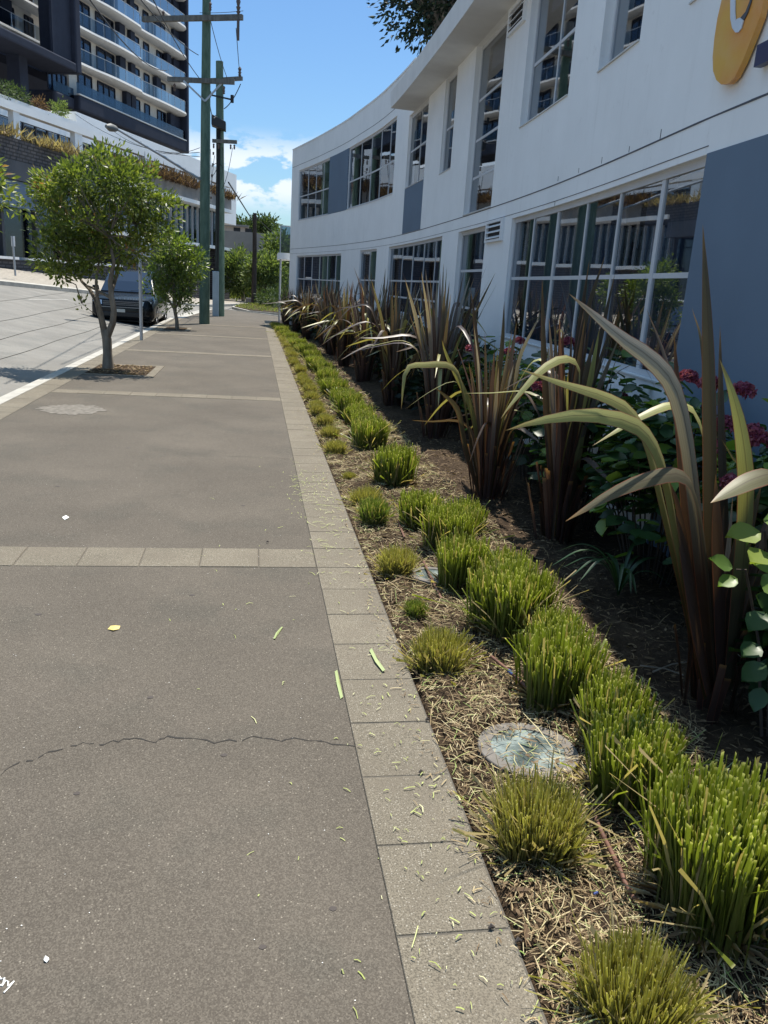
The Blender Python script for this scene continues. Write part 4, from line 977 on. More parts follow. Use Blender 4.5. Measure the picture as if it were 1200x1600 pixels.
# sign poles
sp = empty('sign_pole', G(221, 532)); tag(sp, 'grey metal sign post at the kerb between the forked tree and the car', 'sign post')
q = G(221, 532); MB().tube([(q[0], q[1], 0), (q[0]-.0, q[1], P(221, 372, q[1])[2])], .036, 10).build('post', 'galvanised', sp, smooth=True)
a = P(224, 372, q[1]); b = P(236, 402, q[1]); MB().box((a[0]-.03, q[1]-.04, b[2]), (b[0], q[1]-.034, a[2]), ).build('sign_plate', 'sign_back', sp, bevel=.002)
sp = empty('sign_pole', B(23, 2, .9)); tag(sp, 'slim pale post on the far footpath at the photo\'s left', 'sign post')
q = P(24, 431, 30.5); MB().tube([(q[0]+.0, q[1], q[2]), (q[0]-.02, q[1], P(22, 369, 30.5)[2])], .035, 8).build('post', 'galvanised', sp)
MB().box((q[0]-.06, q[1]-.02, P(22, 385, 30.5)[2]), (q[0]+.06, q[1]-.015, P(22, 369, 30.5)[2])).build('sign_plate', 'sign_white', sp)

# ------------------------------------------------------------------ parked car
def loft(sections, n_keep=None):
    V = []; F = []; n = len(sections[0])
    for s in sections: V += s
    for i in range(len(sections)-1):
        for k in range(n): F.append((i*n+k, i*n+(k+1) % n, (i+1)*n+(k+1) % n, (i+1)*n+k))
    F.append(list(range(n))[::-1]); F.append(list(range((len(sections)-1)*n, len(sections)*n))); return V, F
carx, cary = -3.83, 24.55
car = empty('parked_car', (carx, cary, -.11), 0.0)
tag(car, 'black luxury four-wheel-drive wagon parked at the kerb, facing the camera', 'car')
def cs(y, zb_, zt, hw, tw_, r=.08):      # half section (lower body): width hw at the belt, tw_ at top
    pts = [(-hw*.93, zb_), (-hw, zb_+.12), (-hw, (zb_+zt)*.55), (-hw*.985, zt-r*1.6), (-tw_, zt-r*.25), (-tw_*.9, zt), (tw_*.9, zt), (tw_, zt-r*.25), (hw*.985, zt-r*1.6), (hw, (zb_+zt)*.55), (hw, zb_+.12), (hw*.93, zb_)]
    return [(carx+x, cary+y, -.11+z) for x, z in pts]
secs = [cs(0.0, .34, .74, .84, .76), cs(.06, .28, .90, .93, .84), cs(.22, .24, .98, .98, .90), cs(.6, .24, 1.04, 1.0, .92), cs(1.2, .24, 1.09, 1.0, .92), cs(1.45, .24, 1.12, 1.0, .93), cs(4.2, .24, 1.14, 1.0, .93), cs(4.75, .28, 1.12, .97, .88), cs(4.9, .40, 1.0, .9, .82)]
V, F = loft(secs); body = MB().add(V, F).build('body', 'car_paint', car, smooth=True)
def gs(y, zt, hb, ht): return [(carx+x, cary+y, -.11+z) for x, z in [(-hb, 1.08), (-ht-.03, zt-.12), (-ht, zt-.03), (-ht*.9, zt), (ht*.9, zt), (ht, zt-.03), (ht+.03, zt-.12), (hb, 1.08)]]
V, F = loft([gs(1.25, 1.12, .90, .88), gs(1.6, 1.45, .88, .78), gs(2.05, 1.78, .88, .70), gs(2.6, 1.84, .88, .70), gs(4.2, 1.80, .88, .69), gs(4.75, 1.55, .88, .72)]); MB().add(V, F).build('cabin', 'car_paint', car, smooth=True)
def cq(pts): return [(carx+x, cary+y, -.11+z) for x, y, z in pts]
MB().add(cq([(-.86, 1.235, 1.13), (.86, 1.235, 1.13), (.76, 1.585, 1.465), (-.76, 1.585, 1.465), (.68, 2.02, 1.785), (-.68, 2.02, 1.785), (-.86, 1.27, 1.10), (.86, 1.27, 1.10), (.76, 1.63, 1.44), (-.76, 1.63, 1.44), (.68, 2.06, 1.76), (-.68, 2.06, 1.76)]), [(0, 1, 2, 3), (3, 2, 4, 5), (6, 9, 8, 7), (9, 11, 10, 8), (0, 6, 7, 1), (1, 7, 8, 2), (2, 8, 10, 4), (4, 10, 11, 5), (5, 11, 9, 3), (3, 9, 6, 0)]).build('windshield', 'car_glass', car)
for s in (-1, 1):
    MB().add(cq([(s*.905, 1.75, 1.13), (s*.905, 4.3, 1.15), (s*.735, 4.15, 1.70), (s*.735, 2.2, 1.72)]), [(0, 1, 2, 3)]).build('side_window', 'car_glass', car)
    m = MB(); m.add(cq([(s*.62, -.012, .73), (s*.90, .05, .75), (s*.92, .10, .87), (s*.63, .03, .86), (s*.62, .08, .73), (s*.89, .15, .75), (s*.90, .18, .87), (s*.63, .12, .86)]), [(0, 1, 2, 3), (4, 7, 6, 5), (0, 4, 5, 1), (1, 5, 6, 2), (2, 6, 7, 3), (3, 7, 4, 0)]); m.build('headlight', 'lamp_glass', car)
    m = MB(); m.add(cq([(s*.95, 1.42, 1.12), (s*1.15, 1.38, 1.14), (s*1.17, 1.38, 1.28), (s*.98, 1.42, 1.30), (s*.95, 1.55, 1.12), (s*1.13, 1.5, 1.14), (s*1.15, 1.5, 1.28), (s*.98, 1.55, 1.30)]), [(0, 1, 2, 3), (4, 7, 6, 5), (0, 4, 5, 1), (1, 5, 6, 2), (2, 6, 7, 3), (3, 7, 4, 0)]); m.build('mirror', 'car_paint', car, bevel=.03)
    MB().add(cq([(s*.70, -.01, .40), (s*.86, .02, .42), (s*.86, .02, .56), (s*.72, -.01, .58)]), [(0, 1, 2, 3)]).build('fog_lamp', 'car_black', car)
m = MB(); m.add(cq([(-.60, -.02, .70), (.60, -.02, .70), (.60, .01, .86), (-.60, .01, .86), (-.60, .05, .70), (.60, .05, .70), (.60, .08, .86), (-.60, .08, .86)]), [(0, 1, 2, 3), (4, 7, 6, 5), (0, 4, 5, 1), (1, 5, 6, 2), (2, 6, 7, 3), (3, 7, 4, 0)]); gr = m.build('grille', 'car_black', car)
m = MB()
for z in (.725, .77, .82): m.box((carx-.58, cary-.035, -.11+z), (carx+.58, cary-.01, -.11+z+.012))
m.build('grille_bar', 'rim_metal', gr)
MB().box((carx-.62, cary-.03, -.11+.36), (carx+.62, cary+.02, -.11+.50)).build('lower_intake', 'car_black', car, bevel=.02)
MB().box((carx-.66, cary-.028, -.11+.645), (carx+.66, cary+.01, -.11+.665)).build('bumper_trim', 'rim_metal', car)
pl_ = MB().box((carx-.26, cary-.05, -.11+.50), (carx+.10, cary-.035, -.11+.60)).build('number_plate', 'plate_white', car)
m = MB(); m.bar(*cq([(-.55, 1.26, 1.155), (-.05, 1.32, 1.19)]), .015); m.bar(*cq([(.1, 1.26, 1.155), (.62, 1.32, 1.19)]), .015); m.build('wiper', 'car_black', car)
# spaced lettering along the bonnet edge
tcv = bpy.data.curves.new('bonnet_lettering', 'FONT'); tcv.body = 'RANGE ROVER'; tcv.size = .085; tcv.space_character = 1.9; tcv.extrude = .004; tcv.align_x = 'CENTER'
tmp = bpy.data.objects.new('tmp', tcv); COL.objects.link(tmp); bpy.context.view_layer.update()
me = bpy.data.meshes.new_from_object(tmp); bpy.data.objects.remove(tmp)
co = np.empty(len(me.vertices)*3, dtype=np.float32); me.vertices.foreach_get('co', co); co = co.reshape(-1, 3); w_ = co.copy()
w_[:, 0] = carx+co[:, 0]; w_[:, 1] = cary+.05+co[:, 1]*.55-co[:, 2]; w_[:, 2] = -.11+.905+co[:, 1]*.85; me.vertices.foreach_set('co', w_.ravel()); me.update()
link('bonnet_lettering', me, 'rim_metal', body)
def wheel(x, y, s):
    c = np.array([carx+x, cary+y, -.11+.37]); m = MB(); R0 = .37
    prof = [(-.12, R0-.03), (-.13, R0), (.10, R0), (.13, R0-.04), (.13, .26)]; V = []; F = []; n = 28
    for k in range(n):
        a = 2*math.pi*k/n
        for dx, r in prof: V.append((c[0]+s*dx, c[1]+r*math.cos(a), c[2]+r*math.sin(a)))
    k_ = len(prof)
    for k in range(n):
        for j in range(k_-1): F.append((k*k_+j, ((k+1) % n)*k_+j, ((k+1) % n)*k_+j+1, k*k_+j+1))
    w = m.add(V, F).build('wheel', 'tyre', car, smooth=True)
    r = MB()
    for k in range(10):
        a = 2*math.pi*k/10; r.bar((c[0]+s*.10, c[1]+.04*math.cos(a), c[2]+.04*math.sin(a)), (c[0]+s*.12, c[1]+.25*math.cos(a), c[2]+.25*math.sin(a)), .035, .03)
    r.tube([(c[0]+s*.07, c[1], c[2]), (c[0]+s*.125, c[1], c[2])], .06, 12)
    r.tube([(c[0]+s*.04, c[1], c[2]), (c[0]+s*.05, c[1], c[2])], .26, 20)
    r.build('rim', 'rim_metal', w)
for x, y, s in ((-.87, .95, -1), (.87, .95, 1), (-.87, 3.85, -1), (.87, 3.85, 1)): wheel(x, y, s)
m = MB(); m.box((carx-.85, cary+.3, -.11+.20), (carx+.85, cary+4.6, -.11+.3)); m.build('underbody', 'car_black', car)
car.scale = (.88, .88, .88); car.location.x += .10; car.location.y += .10
# ------------------------------------------------------------------ far end of the street
fw = MB(); fw.box((-30, 76, -.5), (30, 77, 5.35)); o = fw.build('retaining_wall', 'far_wall'); tag(o, 'tall grey concrete wall closing the view behind the far trees', 'wall')
h = empty('far_house', (-3.5, 92, 5)); tag(h, 'pale low house just showing above the grey wall', 'house')
a = P(362, 366, 92); b = P(384, 352, 92)
MB().box((a[0]-1, 92, 4), (b[0], 98, b[2]-.2)).build('wall', 'far_house', h); MB().box((a[0]-1.3, 91.7, b[2]-.2), (b[0]+.3, 98, b[2])).build('roof', 'podium_concrete', h)
for k in range(2): MB().box((a[0]+.2+1.2*k, 91.95, a[2]+.1), (a[0]+.9+1.2*k, 91.99, a[2]+.7)).build('window', 'interior_dark', h)
def far_tree(label, base, blobs, twigs, per, spread, size, mat, name='tree', group='trees at the far end of the street', stem=.12):
    t = empty(name, base); tag(t, label, 'tree', group)
    C, D, E_ = crown_points(blobs, twigs, per, spread); m = MB()
    top = np.mean([b[:3] for b in blobs], 0); m.tube([base, (np.array(base)+top)/2+np.array([.05, 0, 0]), top], [stem, stem*.8, stem*.4], 8)
    for e in E_[rng.permutation(len(E_))[:14]]: m.tube([(np.array(base)+top)/2, (top+e)/2, e], [stem*.4, stem*.25, stem*.1], 5)
    m.build('trunk', 'tree_bark', t, smooth=True)
    leaf_obj('crown', C, D, size, mat, t)
def fb(lst, Y): return [(*P(px, py, Y+dy), rx, ry, rz) for px, py, dy, rx, ry, rz in lst]
far_tree('leafy pale-green tree left of the brown pole', tuple(P(380, 470, 56)), fb([(375, 415, 0, 1.1, 1, .8), (385, 432, 0, 1.1, 1, .8), (366, 432, 0, .8, .8, .9), (372, 405, .5, .7, .7, .7), (378, 448, 0, .8, .8, .4)], 55), 260, 12, .16, .26, 'far_leaf')
far_tree('leafy grey-green tree in front of and right of the brown pole', tuple(P(411, 475, 53)), fb([(410, 418, 0, .9, .9, .7), (422, 428, 0, .9, .9, .7), (402, 435, 0, .8, .8, .6), (414, 444, 0, .9, .8, .4), (428, 412, 0, .6, .6, .6)], 53), 260, 12, .15, .24, 'far_leaf')
far_tree('taller yellow-green tree beside the white building\'s far corner', tuple(P(440, 474, 60)), fb([(432, 385, 0, .9, .9, 1.1), (440, 400, 0, 1.2, 1, 1.4), (424, 400, 0, .8, .8, .8), (448, 420, 0, 1, 1, 1.2), (440, 440, 0, 1.2, 1, .9)], 60), 360, 12, .18, .28, 'far_leaf')
far_tree('dark hill tree behind the top of the brown pole', tuple(P(410, 375, 105)), fb([(412, 352, 0, 1.9, 1.5, 1.0), (405, 358, 0, 1.4, 1.4, .8), (419, 358, 0, 1.0, 1.2, .8), (395, 358, 0, 1.2, 1.2, .6)], 105), 200, 10, .28, .42, 'far_leaf_dark')
far_tree('small round tree beyond the pale house', tuple(P(377, 370, 108)), fb([(377, 353, 0, 1.6, 1.5, .6), (388, 358, 0, 1.6, 1.5, .6)], 108), 120, 10, .28, .42, 'far_leaf_dark')
for i, (px, py, Yd, rx, rz) in enumerate([(428, 463, 47.5, .9, .45), (440, 470, 45, .9, .5), (418, 470, 49, .5, .3), (444, 452, 52, 1.0, .9)]):
    c = P(px, py, Yd); t = empty('shrub', (c[0], c[1], 0)); tag(t, 'dark clipped shrub by the verge, %s' % ['behind the balcony post', 'nearest the white building', 'smallest and furthest left', 'tallest, behind the others'][i], 'shrub', 'verge shrubs')
    C, D, E_ = crown_points([(*c, rx, .8, rz)], 70, 12, .13); leaf_obj('foliage', C, D, .16, 'far_leaf_dark', t)
    mm = MB(); mm.tube([(c[0], c[1], -.05), tuple(c)], [.04, .02], 6); mm.build('stem', 'tree_bark', t)
a = P(384, 474, 52); tag(MB().box((a[0], 51.2, -.15), (a[0]+.95, 52.0, .32)).build('planter_box', 'planter_box', bevel=.03), 'square dark planter box beside the brown pole', 'planter')
# light weeds below the wall
n = 2600; C = np.stack([rng.uniform(-2.8, 3.5, n), rng.uniform(58, 64, n), rng.uniform(-.1, .1, n)], 1); D = np.stack([rng.normal(0, .25, n), rng.normal(0, .25, n), np.ones(n)], 1)
tag(leaf_obj('tall_weeds', C, D, .8, 'verge_grass', None, width=.08), 'pale tall weeds below the far grey wall', 'weeds', kind='stuff')
n = 9000; C = np.stack([rng.uniform(-1.1, 12, n), rng.uniform(38.5, 51, n), np.full(n, .028)], 1)
poly = np.array([(x*0.97+0.1, y*0.97+1.3) for x, y in isl])
def inside(pts, poly):
    x, y = pts[:, 0], pts[:, 1]; r = np.zeros(len(pts), bool); j = len(poly)-1
    for i in range(len(poly)):
        xi, yi = poly[i]; xj, yj = poly[j]; r ^= ((yi > y) != (yj > y)) & (x < (xj-xi)*(y-yi)/(yj-yi)+xi); j = i
    return r
C = C[inside(C, poly)]; n = len(C); D = np.stack([rng.normal(0, .5, n), rng.normal(0, .5, n), np.ones(n)], 1)
tag(leaf_obj('verge_grass', C, D, .09, 'verge_grass', None, width=.35), 'yellowing mown grass on the corner verge', 'grass', kind='stuff')
# big dark fig behind the white building
t = empty('fig_tree', (6.2, 19, 0)); tag(t, 'dark dense tree showing above the white building\'s roof', 'tree')
bl_ = [(*P(660, -10, 19.5), .9, 1, .9), (*P(650, 18, 20), .55, .7, .55), (*P(672, 30, 20), .5, .6, .5), (*P(700, -40, 20), 1.6, 1.4, 1.6), (*P(640, 5, 20), .35, .5, .25), (*P(760, -90, 20), 1.8, 1.6, 2.0)]
C, D, E_ = crown_points(bl_, 620, 14, .12); leaf_obj('crown', C, D, .15, 'fig_leaf', t)
c = np.mean([b[:3] for b in bl_], 0); m = MB(); m.tube([(c[0]+.6, c[1], 0), (c[0]+.5, c[1], 5), tuple(c)], [.3, .25, .12], 10)
for e in E_[::24]: m.tube([(c[0]+.4, c[1], c[2]-1.2), (c+e)/2, e], [.08, .05, .015], 5)
m.build('trunk', 'tree_bark', t, smooth=True)

# plants on the terrace planters
def tuft_cloud(name, label, cat, us, z, mat, size, n, spread, group):
    for i, (u, sx_) in enumerate(us):
        c = B(u, -.35, z); t = empty(name, c); tag(t, label % (ordn(i)), cat, group)
        C = c+np.stack([rng.normal(0, sx_*.33, n), rng.normal(0, sx_*.5, n), rng.uniform(0, .12, n)], 1); D = np.stack([rng.normal(0, .55, n), rng.normal(0, .55, n), np.full(n, .75)], 1)
        leaf_obj('foliage', C, D, size, mat, t, width=.1)
tuft_cloud('dry_grass', 'straw-coloured grass spilling over the dark brick planter, %s from the right', 'ornamental grass', [(15.0, .8), (16.6, 1.0), (19.2, 1.3), (20.4, 1.2), (23.4, 1.2), (25.5, 1.2), (28.5, 1.4), (33, 1.4)], 6.02, 'tan_grass', .48, 420, .5, 'straw-coloured grasses on the terrace')
tuft_cloud('rusty_shrub', 'rust-brown shrub in the long terrace planter, %s from its right end', 'shrub', [(.6, .9), (2.4, .8), (4.3, 1.1), (6.0, 1.0), (7.6, 1.3), (9.0, 1.4), (10.4, 1.3), (12.2, 1.4), (13.6, 1.2)], 6.2, 'red_shrub', .62, 420, .5, 'rust-brown shrubs on the terrace')
def BP(px, py, v):
    r = ray(px, py); A = OB+NB*v; return r*((A-np.array([0, 0, CH])).dot(NB)/r.dot(NB))+np.array([0, 0, CH])
for i, (px, py, r_, mt) in enumerate([(92, 171, .42, 'far_leaf'), (26, 150, .6, 'far_leaf_dark'), (2, 143, .8, 'far_leaf_dark'), (62, 166, .3, 'red_shrub')]):
    c = BP(px, py, -5.3); t = empty('roof_shrub', c); tag(t, ['small spiky yellow-green shrub on the podium roof edge', 'low grey-green shrub on the podium roof at the left', 'leftmost grey-green shrub on the podium roof', 'reddish low plant on the podium roof edge'][i], 'shrub', 'shrubs on the podium roof')
    C, D, E_ = crown_points([(*c, r_, r_, .25+.2*r_)], 50, 12, .09); leaf_obj('foliage', C, D, .13, mt, t)

# ------------------------------------------------------------------ clipped grass clumps
def clump_mesh(name, n, rx, ry, h, w, lean, mat, seg=3, flat=.06, messy=.15, seed=0, dome=.08):
    r = np.random.default_rng(seed)
    a = r.uniform(0, 2*np.pi, n); q = np.sqrt(r.random(n)); sq = 1+.16*np.cos(4*a)*-1; bx = np.cos(a)*q*rx*.80*sq; by = np.sin(a)*q*ry*.80*sq
    sub = r.integers(0, 14, n); sc = r.normal(0, .35, (14, 2)); bx += sc[sub, 0]*rx*.18; by += sc[sub, 1]*ry*.18
    H = h*(1+r.normal(0, .10, 14))[sub]*(1-dome*q**2.5)*(1+r.normal(0, flat, n)); wild = r.random(n) < messy; H = np.where(wild, H*r.uniform(.35, 1.18, n), H)
    lx = np.cos(a)*q*lean*rx+r.normal(0, .055, n)*h+np.where(wild, r.normal(0, .35, n)*h, 0); ly = np.sin(a)*q*lean*ry+r.normal(0, .055, n)*h+np.where(wild, r.normal(0, .35, n)*h, 0)
    th = a+r.normal(0, .9, n)+np.pi/2; sx_ = np.cos(th); sy_ = np.sin(th); W_ = w*r.uniform(.6, 1.3, n)
    V = np.zeros((n, seg+1, 2, 3)); hh = np.zeros((n, seg+1, 2))
    for k in range(seg+1):
        t = k/seg; cx_ = bx+lx*t**1.6; cy_ = by+ly*t**1.6; cz = H*t*(1-.10*t*np.hypot(lx, ly)/h)
        ww = W_*(.75+.25*t)*(1.0 if k < seg else .7)
        for s, sg_ in enumerate((-1, 1)):
            V[:, k, s, 0] = cx_+sg_*sx_*ww/2; V[:, k, s, 1] = cy_+sg_*sy_*ww/2; V[:, k, s, 2] = cz+(r.normal(0, .004, n) if k == seg else 0)-.01; hh[:, k, s] = t
    I = np.arange(n*(seg+1)*2).reshape(n, seg+1, 2)
    F = np.stack([I[:, :-1, 0], I[:, :-1, 1], I[:, 1:, 1], I[:, 1:, 0]], -1).reshape(-1, 4)
    rr = r.random(n); rr = np.where(wild, np.where(r.random(n) < .4, .95, rr*.85), np.where(r.random(n) < .06, .9, rr*.80))
    me = nmesh(name, V.reshape(-1, 3), F, {'h': ('POINT', hh.ravel()), 'rnd': ('FACE', np.repeat(rr, seg))}); me.materials.append(MATS[mat]); return me
def dead_mesh(name, n, rx, ry, h, seed):      # dry skirt of dead blades round the foot
    r = np.random.default_rng(seed); a = r.uniform(0, 2*np.pi, n); C = np.stack([np.cos(a)*rx*.6, np.sin(a)*ry*.6, np.full(n, .005)], 1); D = np.stack([np.cos(a)+r.normal(0, .5, n), np.sin(a)+r.normal(0, .5, n), r.uniform(.0, .9, n)], 1)
    V, F, R_ = leaves(C, D, h, width=.045, fold=.3); me = nmesh(name, V, F, {'rnd': ('FACE', R_*.85)}); me.materials.append(MATS['straw']); return me
BIGP = [('a', 1850, .180, .185, .275, .0078), ('b', 1250, .158, .150, .24, .009), ('c', 1250, .152, .165, .24, .009), ('d', 1150, .145, .145, .26, .0094)]
big_me = [(clump_mesh('clump_blades', n, rx, ry, h, w, .13, 'clump_blade', 3, .075, .09, 11+i, .07), dead_mesh('dead_blades', 170, rx, ry, .10, 31+i)) for i, (_, n, rx, ry, h, w) in enumerate(BIGP)]
sm_me = [(clump_mesh('tuft_blades', n, .115, .115, h, .0042, .24, mt, 2, .11, .26, 51+i, .22), dead_mesh('dead_blades', 90, .10, .10, .045, 71+i)) for i, (n, h, mt) in enumerate([(2300, .15, 'tuft_blade'), (2300, .16, 'tuft_blade'), (2000, .16, 'tuft_blade_green'), (1900, .145, 'tuft_blade')])]
def place_clump(kind, mi, x, y, rz, s, label, group, name):
    t = empty(name, (x, y, soilz(x, y)-.005), rz); t.scale = s if hasattr(s, '__len__') else (s, s, s)
    tag(t, label, 'grass clump' if kind == 'big' else 'grass tuft', group)
    a, b = (big_me if kind == 'big' else sm_me)[mi]
    for nm, me in (('blades', a), ('dead_blades', b)):
        o = bpy.data.objects.new(nm, me); COL.objects.link(o); o.parent = t
    return t
bigs = [(1.225, 1.58, 1.12, 1.14), (1.20, 2.07, 1.0, 1.0), (1.20, 2.72, 1.05, 1.0), (1.27, 2.35, .8, .92), (1.19, 3.33, 1.02, 1.0), (1.29, 3.0, .75, .9), (1.12, 3.92, .95, 1.0), (1.32, 3.75, .9, .9), (1.20, 4.55, .9, .82), (1.10, 5.0, .95, .92), (1.40, 4.95, .8, .75), (1.12, 6.15, 1.15, 1.05), (1.12, 7.6, 1.0, 1.0)]
y = 8.2
while y < 27.5:
    f = (y-8)/20; bigs.append((1.13-.38*max(0, (y-14)/13)**1.3+random.uniform(-.05, .05), y, 1.0+random.uniform(-.15, .15), .92+random.uniform(-.15, .1)-.25*f)); y += random.uniform(.50, .68)
for i, (x, y, s, sz) in enumerate(bigs):
    if i == 0: L = 'largest clipped green clump at the lower right corner of the photo'
    elif i < 13: L = '%s lush square-clipped green clump from the camera, in the row nearest the flax' % ordn(i)
    else: L = '%s clipped green clump from the camera, in the hedge-like row nearest the flax' % ordn(i)
    place_clump('big', i % 4, x, y, random.uniform(0, 6.28), (s, s, sz), L, 'big clipped grass clumps', 'grass_clump')
smalls = [(.845, 1.29, 1.08, 3), (.82, 1.87, 1.08, 1), (.79, 2.98, .95, 0), (.79, 3.53, .42, 2), (.79, 4.10, .83, 1), (.80, 5.05, .82, 2), (.82, 5.55, .9, 3), (.78, 6.3, .4, 0)]
y = 7.35
while y < 28.5: smalls.append((.775-.0*y-.22*max(0, (y-15)/13)**1.5+.10*max(0, (y-15)/13)+random.uniform(-.02, .02), y, random.uniform(.62, .84), random.choice((0, 1, 3)))); y += random.uniform(.58, .72)
for i, (x, y, s, mi) in enumerate(smalls):
    L = '%s small clipped %s grass tuft from the camera, in the row beside the paver edging' % (ordn(i), 'green' if mi == 2 else 'yellowish')
    if i == 0: L = 'dry yellowish clipped tuft at the bottom edge of the photo'
    if i == 1: L = 'yellow-green clipped tuft just below the round ground lid'
    place_clump('small', mi, x, y, random.uniform(0, 6.28), (s, s, s*random.uniform(.9, 1.15)), L, 'small clipped grass tufts', 'grass_tuft')

# straw, clippings and chips on the bed
def strips(name, n, xr, yr, zf, L, Wd, mat, label, cat, lift=.012, rnd=None, dens=None, kind='stuff'):
    x = rng.uniform(*xr, n); y = rng.uniform(0, 1, n)**1.6*(yr[1]-yr[0])+yr[0]; a = rng.uniform(0, 2*np.pi, n); L_ = L*np.exp(rng.normal(0, .5, n)); tilt = rng.normal(0, .16, n)
    keep = np.ones(n, bool)
    for lx_, ly_, lr_ in LIDS: keep &= (np.hypot(x-lx_, y-ly_) > lr_*.97) | (rng.random(n) < .42)
    x, y, a, L_, tilt = x[keep], y[keep], a[keep], L_[keep], tilt[keep]; n = len(x)
    z = np.array([zf(p, q) for p, q in zip(x, y)])+rng.uniform(0, lift, n)+np.abs(np.sin(tilt))*L_*.5
    d = np.stack([np.cos(a)*np.cos(tilt), np.sin(a)*np.cos(tilt), np.sin(tilt)], 1); s = np.stack([-np.sin(a), np.cos(a), rng.normal(0, .5, n)], 1); s = unit(s)
    bend = rng.normal(0, .12, n)[:, None]*s
    c = np.stack([x, y, z], 1); W_ = (Wd*rng.uniform(.5, 1.6, n))[:, None]
    p0 = c-d*L_[:, None]/2; p1 = c+bend*L_[:, None]*.5+np.array([0, 0, .002]); p2 = c+d*L_[:, None]/2
    V = np.stack([p0-s*W_/2*.6, p0+s*W_/2*.6, p1-s*W_/2, p1+s*W_/2, p2-s*W_/2*.5, p2+s*W_/2*.5], 1).reshape(-1, 3); i = np.arange(n)*6
    F = np.concatenate([np.stack([i, i+1, i+3, i+2], 1), np.stack([i+2, i+3, i+5, i+4], 1)], 0); R_ = rng.random(n) if rnd is None else rnd(n)
    o = link(name, nmesh(name, V, F, {'rnd': ('FACE', np.concatenate([R_, R_]))}), mat); tag(o, label, cat, kind=kind); return o
sz_ = lambda p, q: soilz(p, q)
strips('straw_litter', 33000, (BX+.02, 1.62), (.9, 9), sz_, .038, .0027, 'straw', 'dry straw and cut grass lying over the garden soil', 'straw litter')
strips('straw_litter', 6000, (BX+.02, 1.6), (8, 28), sz_, .06, .006, 'straw', 'dry straw thinning out along the far garden bed', 'straw litter')
strips('bark_mulch', 5200, (BX+.02, 2.3), (.9, 9), sz_, .020, .009, 'straw', 'brown bark chips and leaf crumbs on the garden soil', 'bark mulch', rnd=lambda n: rng.random(n)*.28)
strips('shade_litter', 3000, (1.55, 2.5), (1.3, 9), sz_, .045, .0028, 'straw', 'straw and twigs on the shaded soil under the flax', 'straw litter', rnd=lambda n: rng.random(n)*.42)  # fewer, darker straws put the deep shade into the litter's colour
flat = lambda p, q: .009
def clip_strips(name, n, mean, sd, label, L=.03, mat='fresh_clipping'):
    C = rng.normal(0, 1, (n, 2))*np.array(sd)+np.array(mean); a = rng.uniform(0, 2*np.pi, n); V = []; F = []
    m = MB()
    for (x, y), t in zip(C, a):
        l = L*math.exp(random.gauss(0, .5)); w = random.uniform(.0015, .004); dx, dy = math.cos(t), math.sin(t); b = random.gauss(0, .05)*l; z = .0105 if x > AX1 else .002
        p = [(x-dx*l/2, y-dy*l/2), (x-dy*b, y+dx*b), (x+dx*l/2, y+dy*l/2)]; zz_ = [z, z+random.uniform(.001, .006), z+.001]
        m.add([(q[0]-dy*w/2, q[1]+dx*w/2, h_) for q, h_ in zip(p, zz_)]+[(q[0]+dy*w/2, q[1]-dx*w/2, h_) for q, h_ in zip(p, zz_)], [(0, 1, 4, 3), (1, 2, 5, 4)], random.random())
    return tag(m.build(name, mat), label, 'grass clippings', kind='stuff')
clip_strips('grass_clippings', 110, (.42, 6.0), (.09, .35), 'pile of pale green clippings across the pavers beside the sunny bed')
clip_strips('grass_clippings', 130, (.50, 4.9), (.09, .7), 'clippings scattered where the cross strip meets the edging')
clip_strips('grass_clippings', 170, (.52, 2.0), (.09, .75), 'clippings scattered over the near edging pavers', .016)
clip_strips('grass_clippings', 60, (.12, 3.6), (.22, 1.8), 'stray clippings on the asphalt near the edging', .022)
clip_strips('dry_crumbs', 420, (.615, 3.0), (.025, 2.2), 'dry crumbs and stalks along the bed side of the edging', .018, 'straw')
clip_strips('dry_crumbs', 360, (.58, 12), (.05, 5.0), 'dry straw blown over the far edging pavers', .03, 'straw')
# pale specks and grit on the asphalt
m = MB()
for k in range(230):
    x = random.uniform(-1.6, .33); y = random.uniform(1.15, 7); r = random.uniform(.001, .0022); m.add([(x-r, y, .0016), (x, y-r*.8, .0016), (x+r*1.1, y, .0016), (x, y+r, .0016)], [(0, 1, 2, 3)], random.random())
tag(m.build('pale_grit', 'paint_white'), 'pale grit specks scattered on the asphalt footpath', 'grit', kind='stuff')
def flatleaf(name, pxs, z, mat, label, cat, thick=.0012):
    q = [G(a, b, z) for a, b in pxs]; c = np.mean(q, 0); n = len(q); V = [(*p[:2], z+.004*((i % 2))) for i, p in enumerate(q)]; V.append((c[0], c[1], z+.006)); V += [(v[0], v[1], v[2]-thick) for v in V[:n+1]]
    F = [(i, (i+1) % n, n) for i in range(n)]+[(n+1+(i+1) % n, n+1+i, 2*n+1) for i in range(n)]; tag(MB().add(V, F).build(name, mat), label, cat)
flatleaf('fallen_leaf', [(168, 983), (173, 979), (180, 977), (188, 979), (186, 983), (177, 986)], .003, 'leaf_yellow', 'small yellow fallen leaf on the asphalt left of centre', 'leaf')
plain('leaf_cut', (0.30, 0.35, 0.15), 0.5)
flatleaf('cut_blade', [(523, 1049), (527, 1048), (532, 1070), (536, 1090), (532, 1092), (526, 1070)], .003, 'leaf_cut', 'pale straight cut blade on the asphalt beside the edging', 'grass blade')
flatleaf('cut_blade', [(577, 1016), (581, 1014), (590, 1030), (602, 1048), (598, 1049), (586, 1035)], .011, 'leaf_cut', 'curved green cut blade lying on an edging paver', 'grass blade')
flatleaf('cut_blade', [(427, 998), (431, 990), (440, 979), (442, 981), (434, 992), (430, 999)], .003, 'leaf_cut', 'short green cut blade on the asphalt beyond the yellow leaf', 'grass blade')
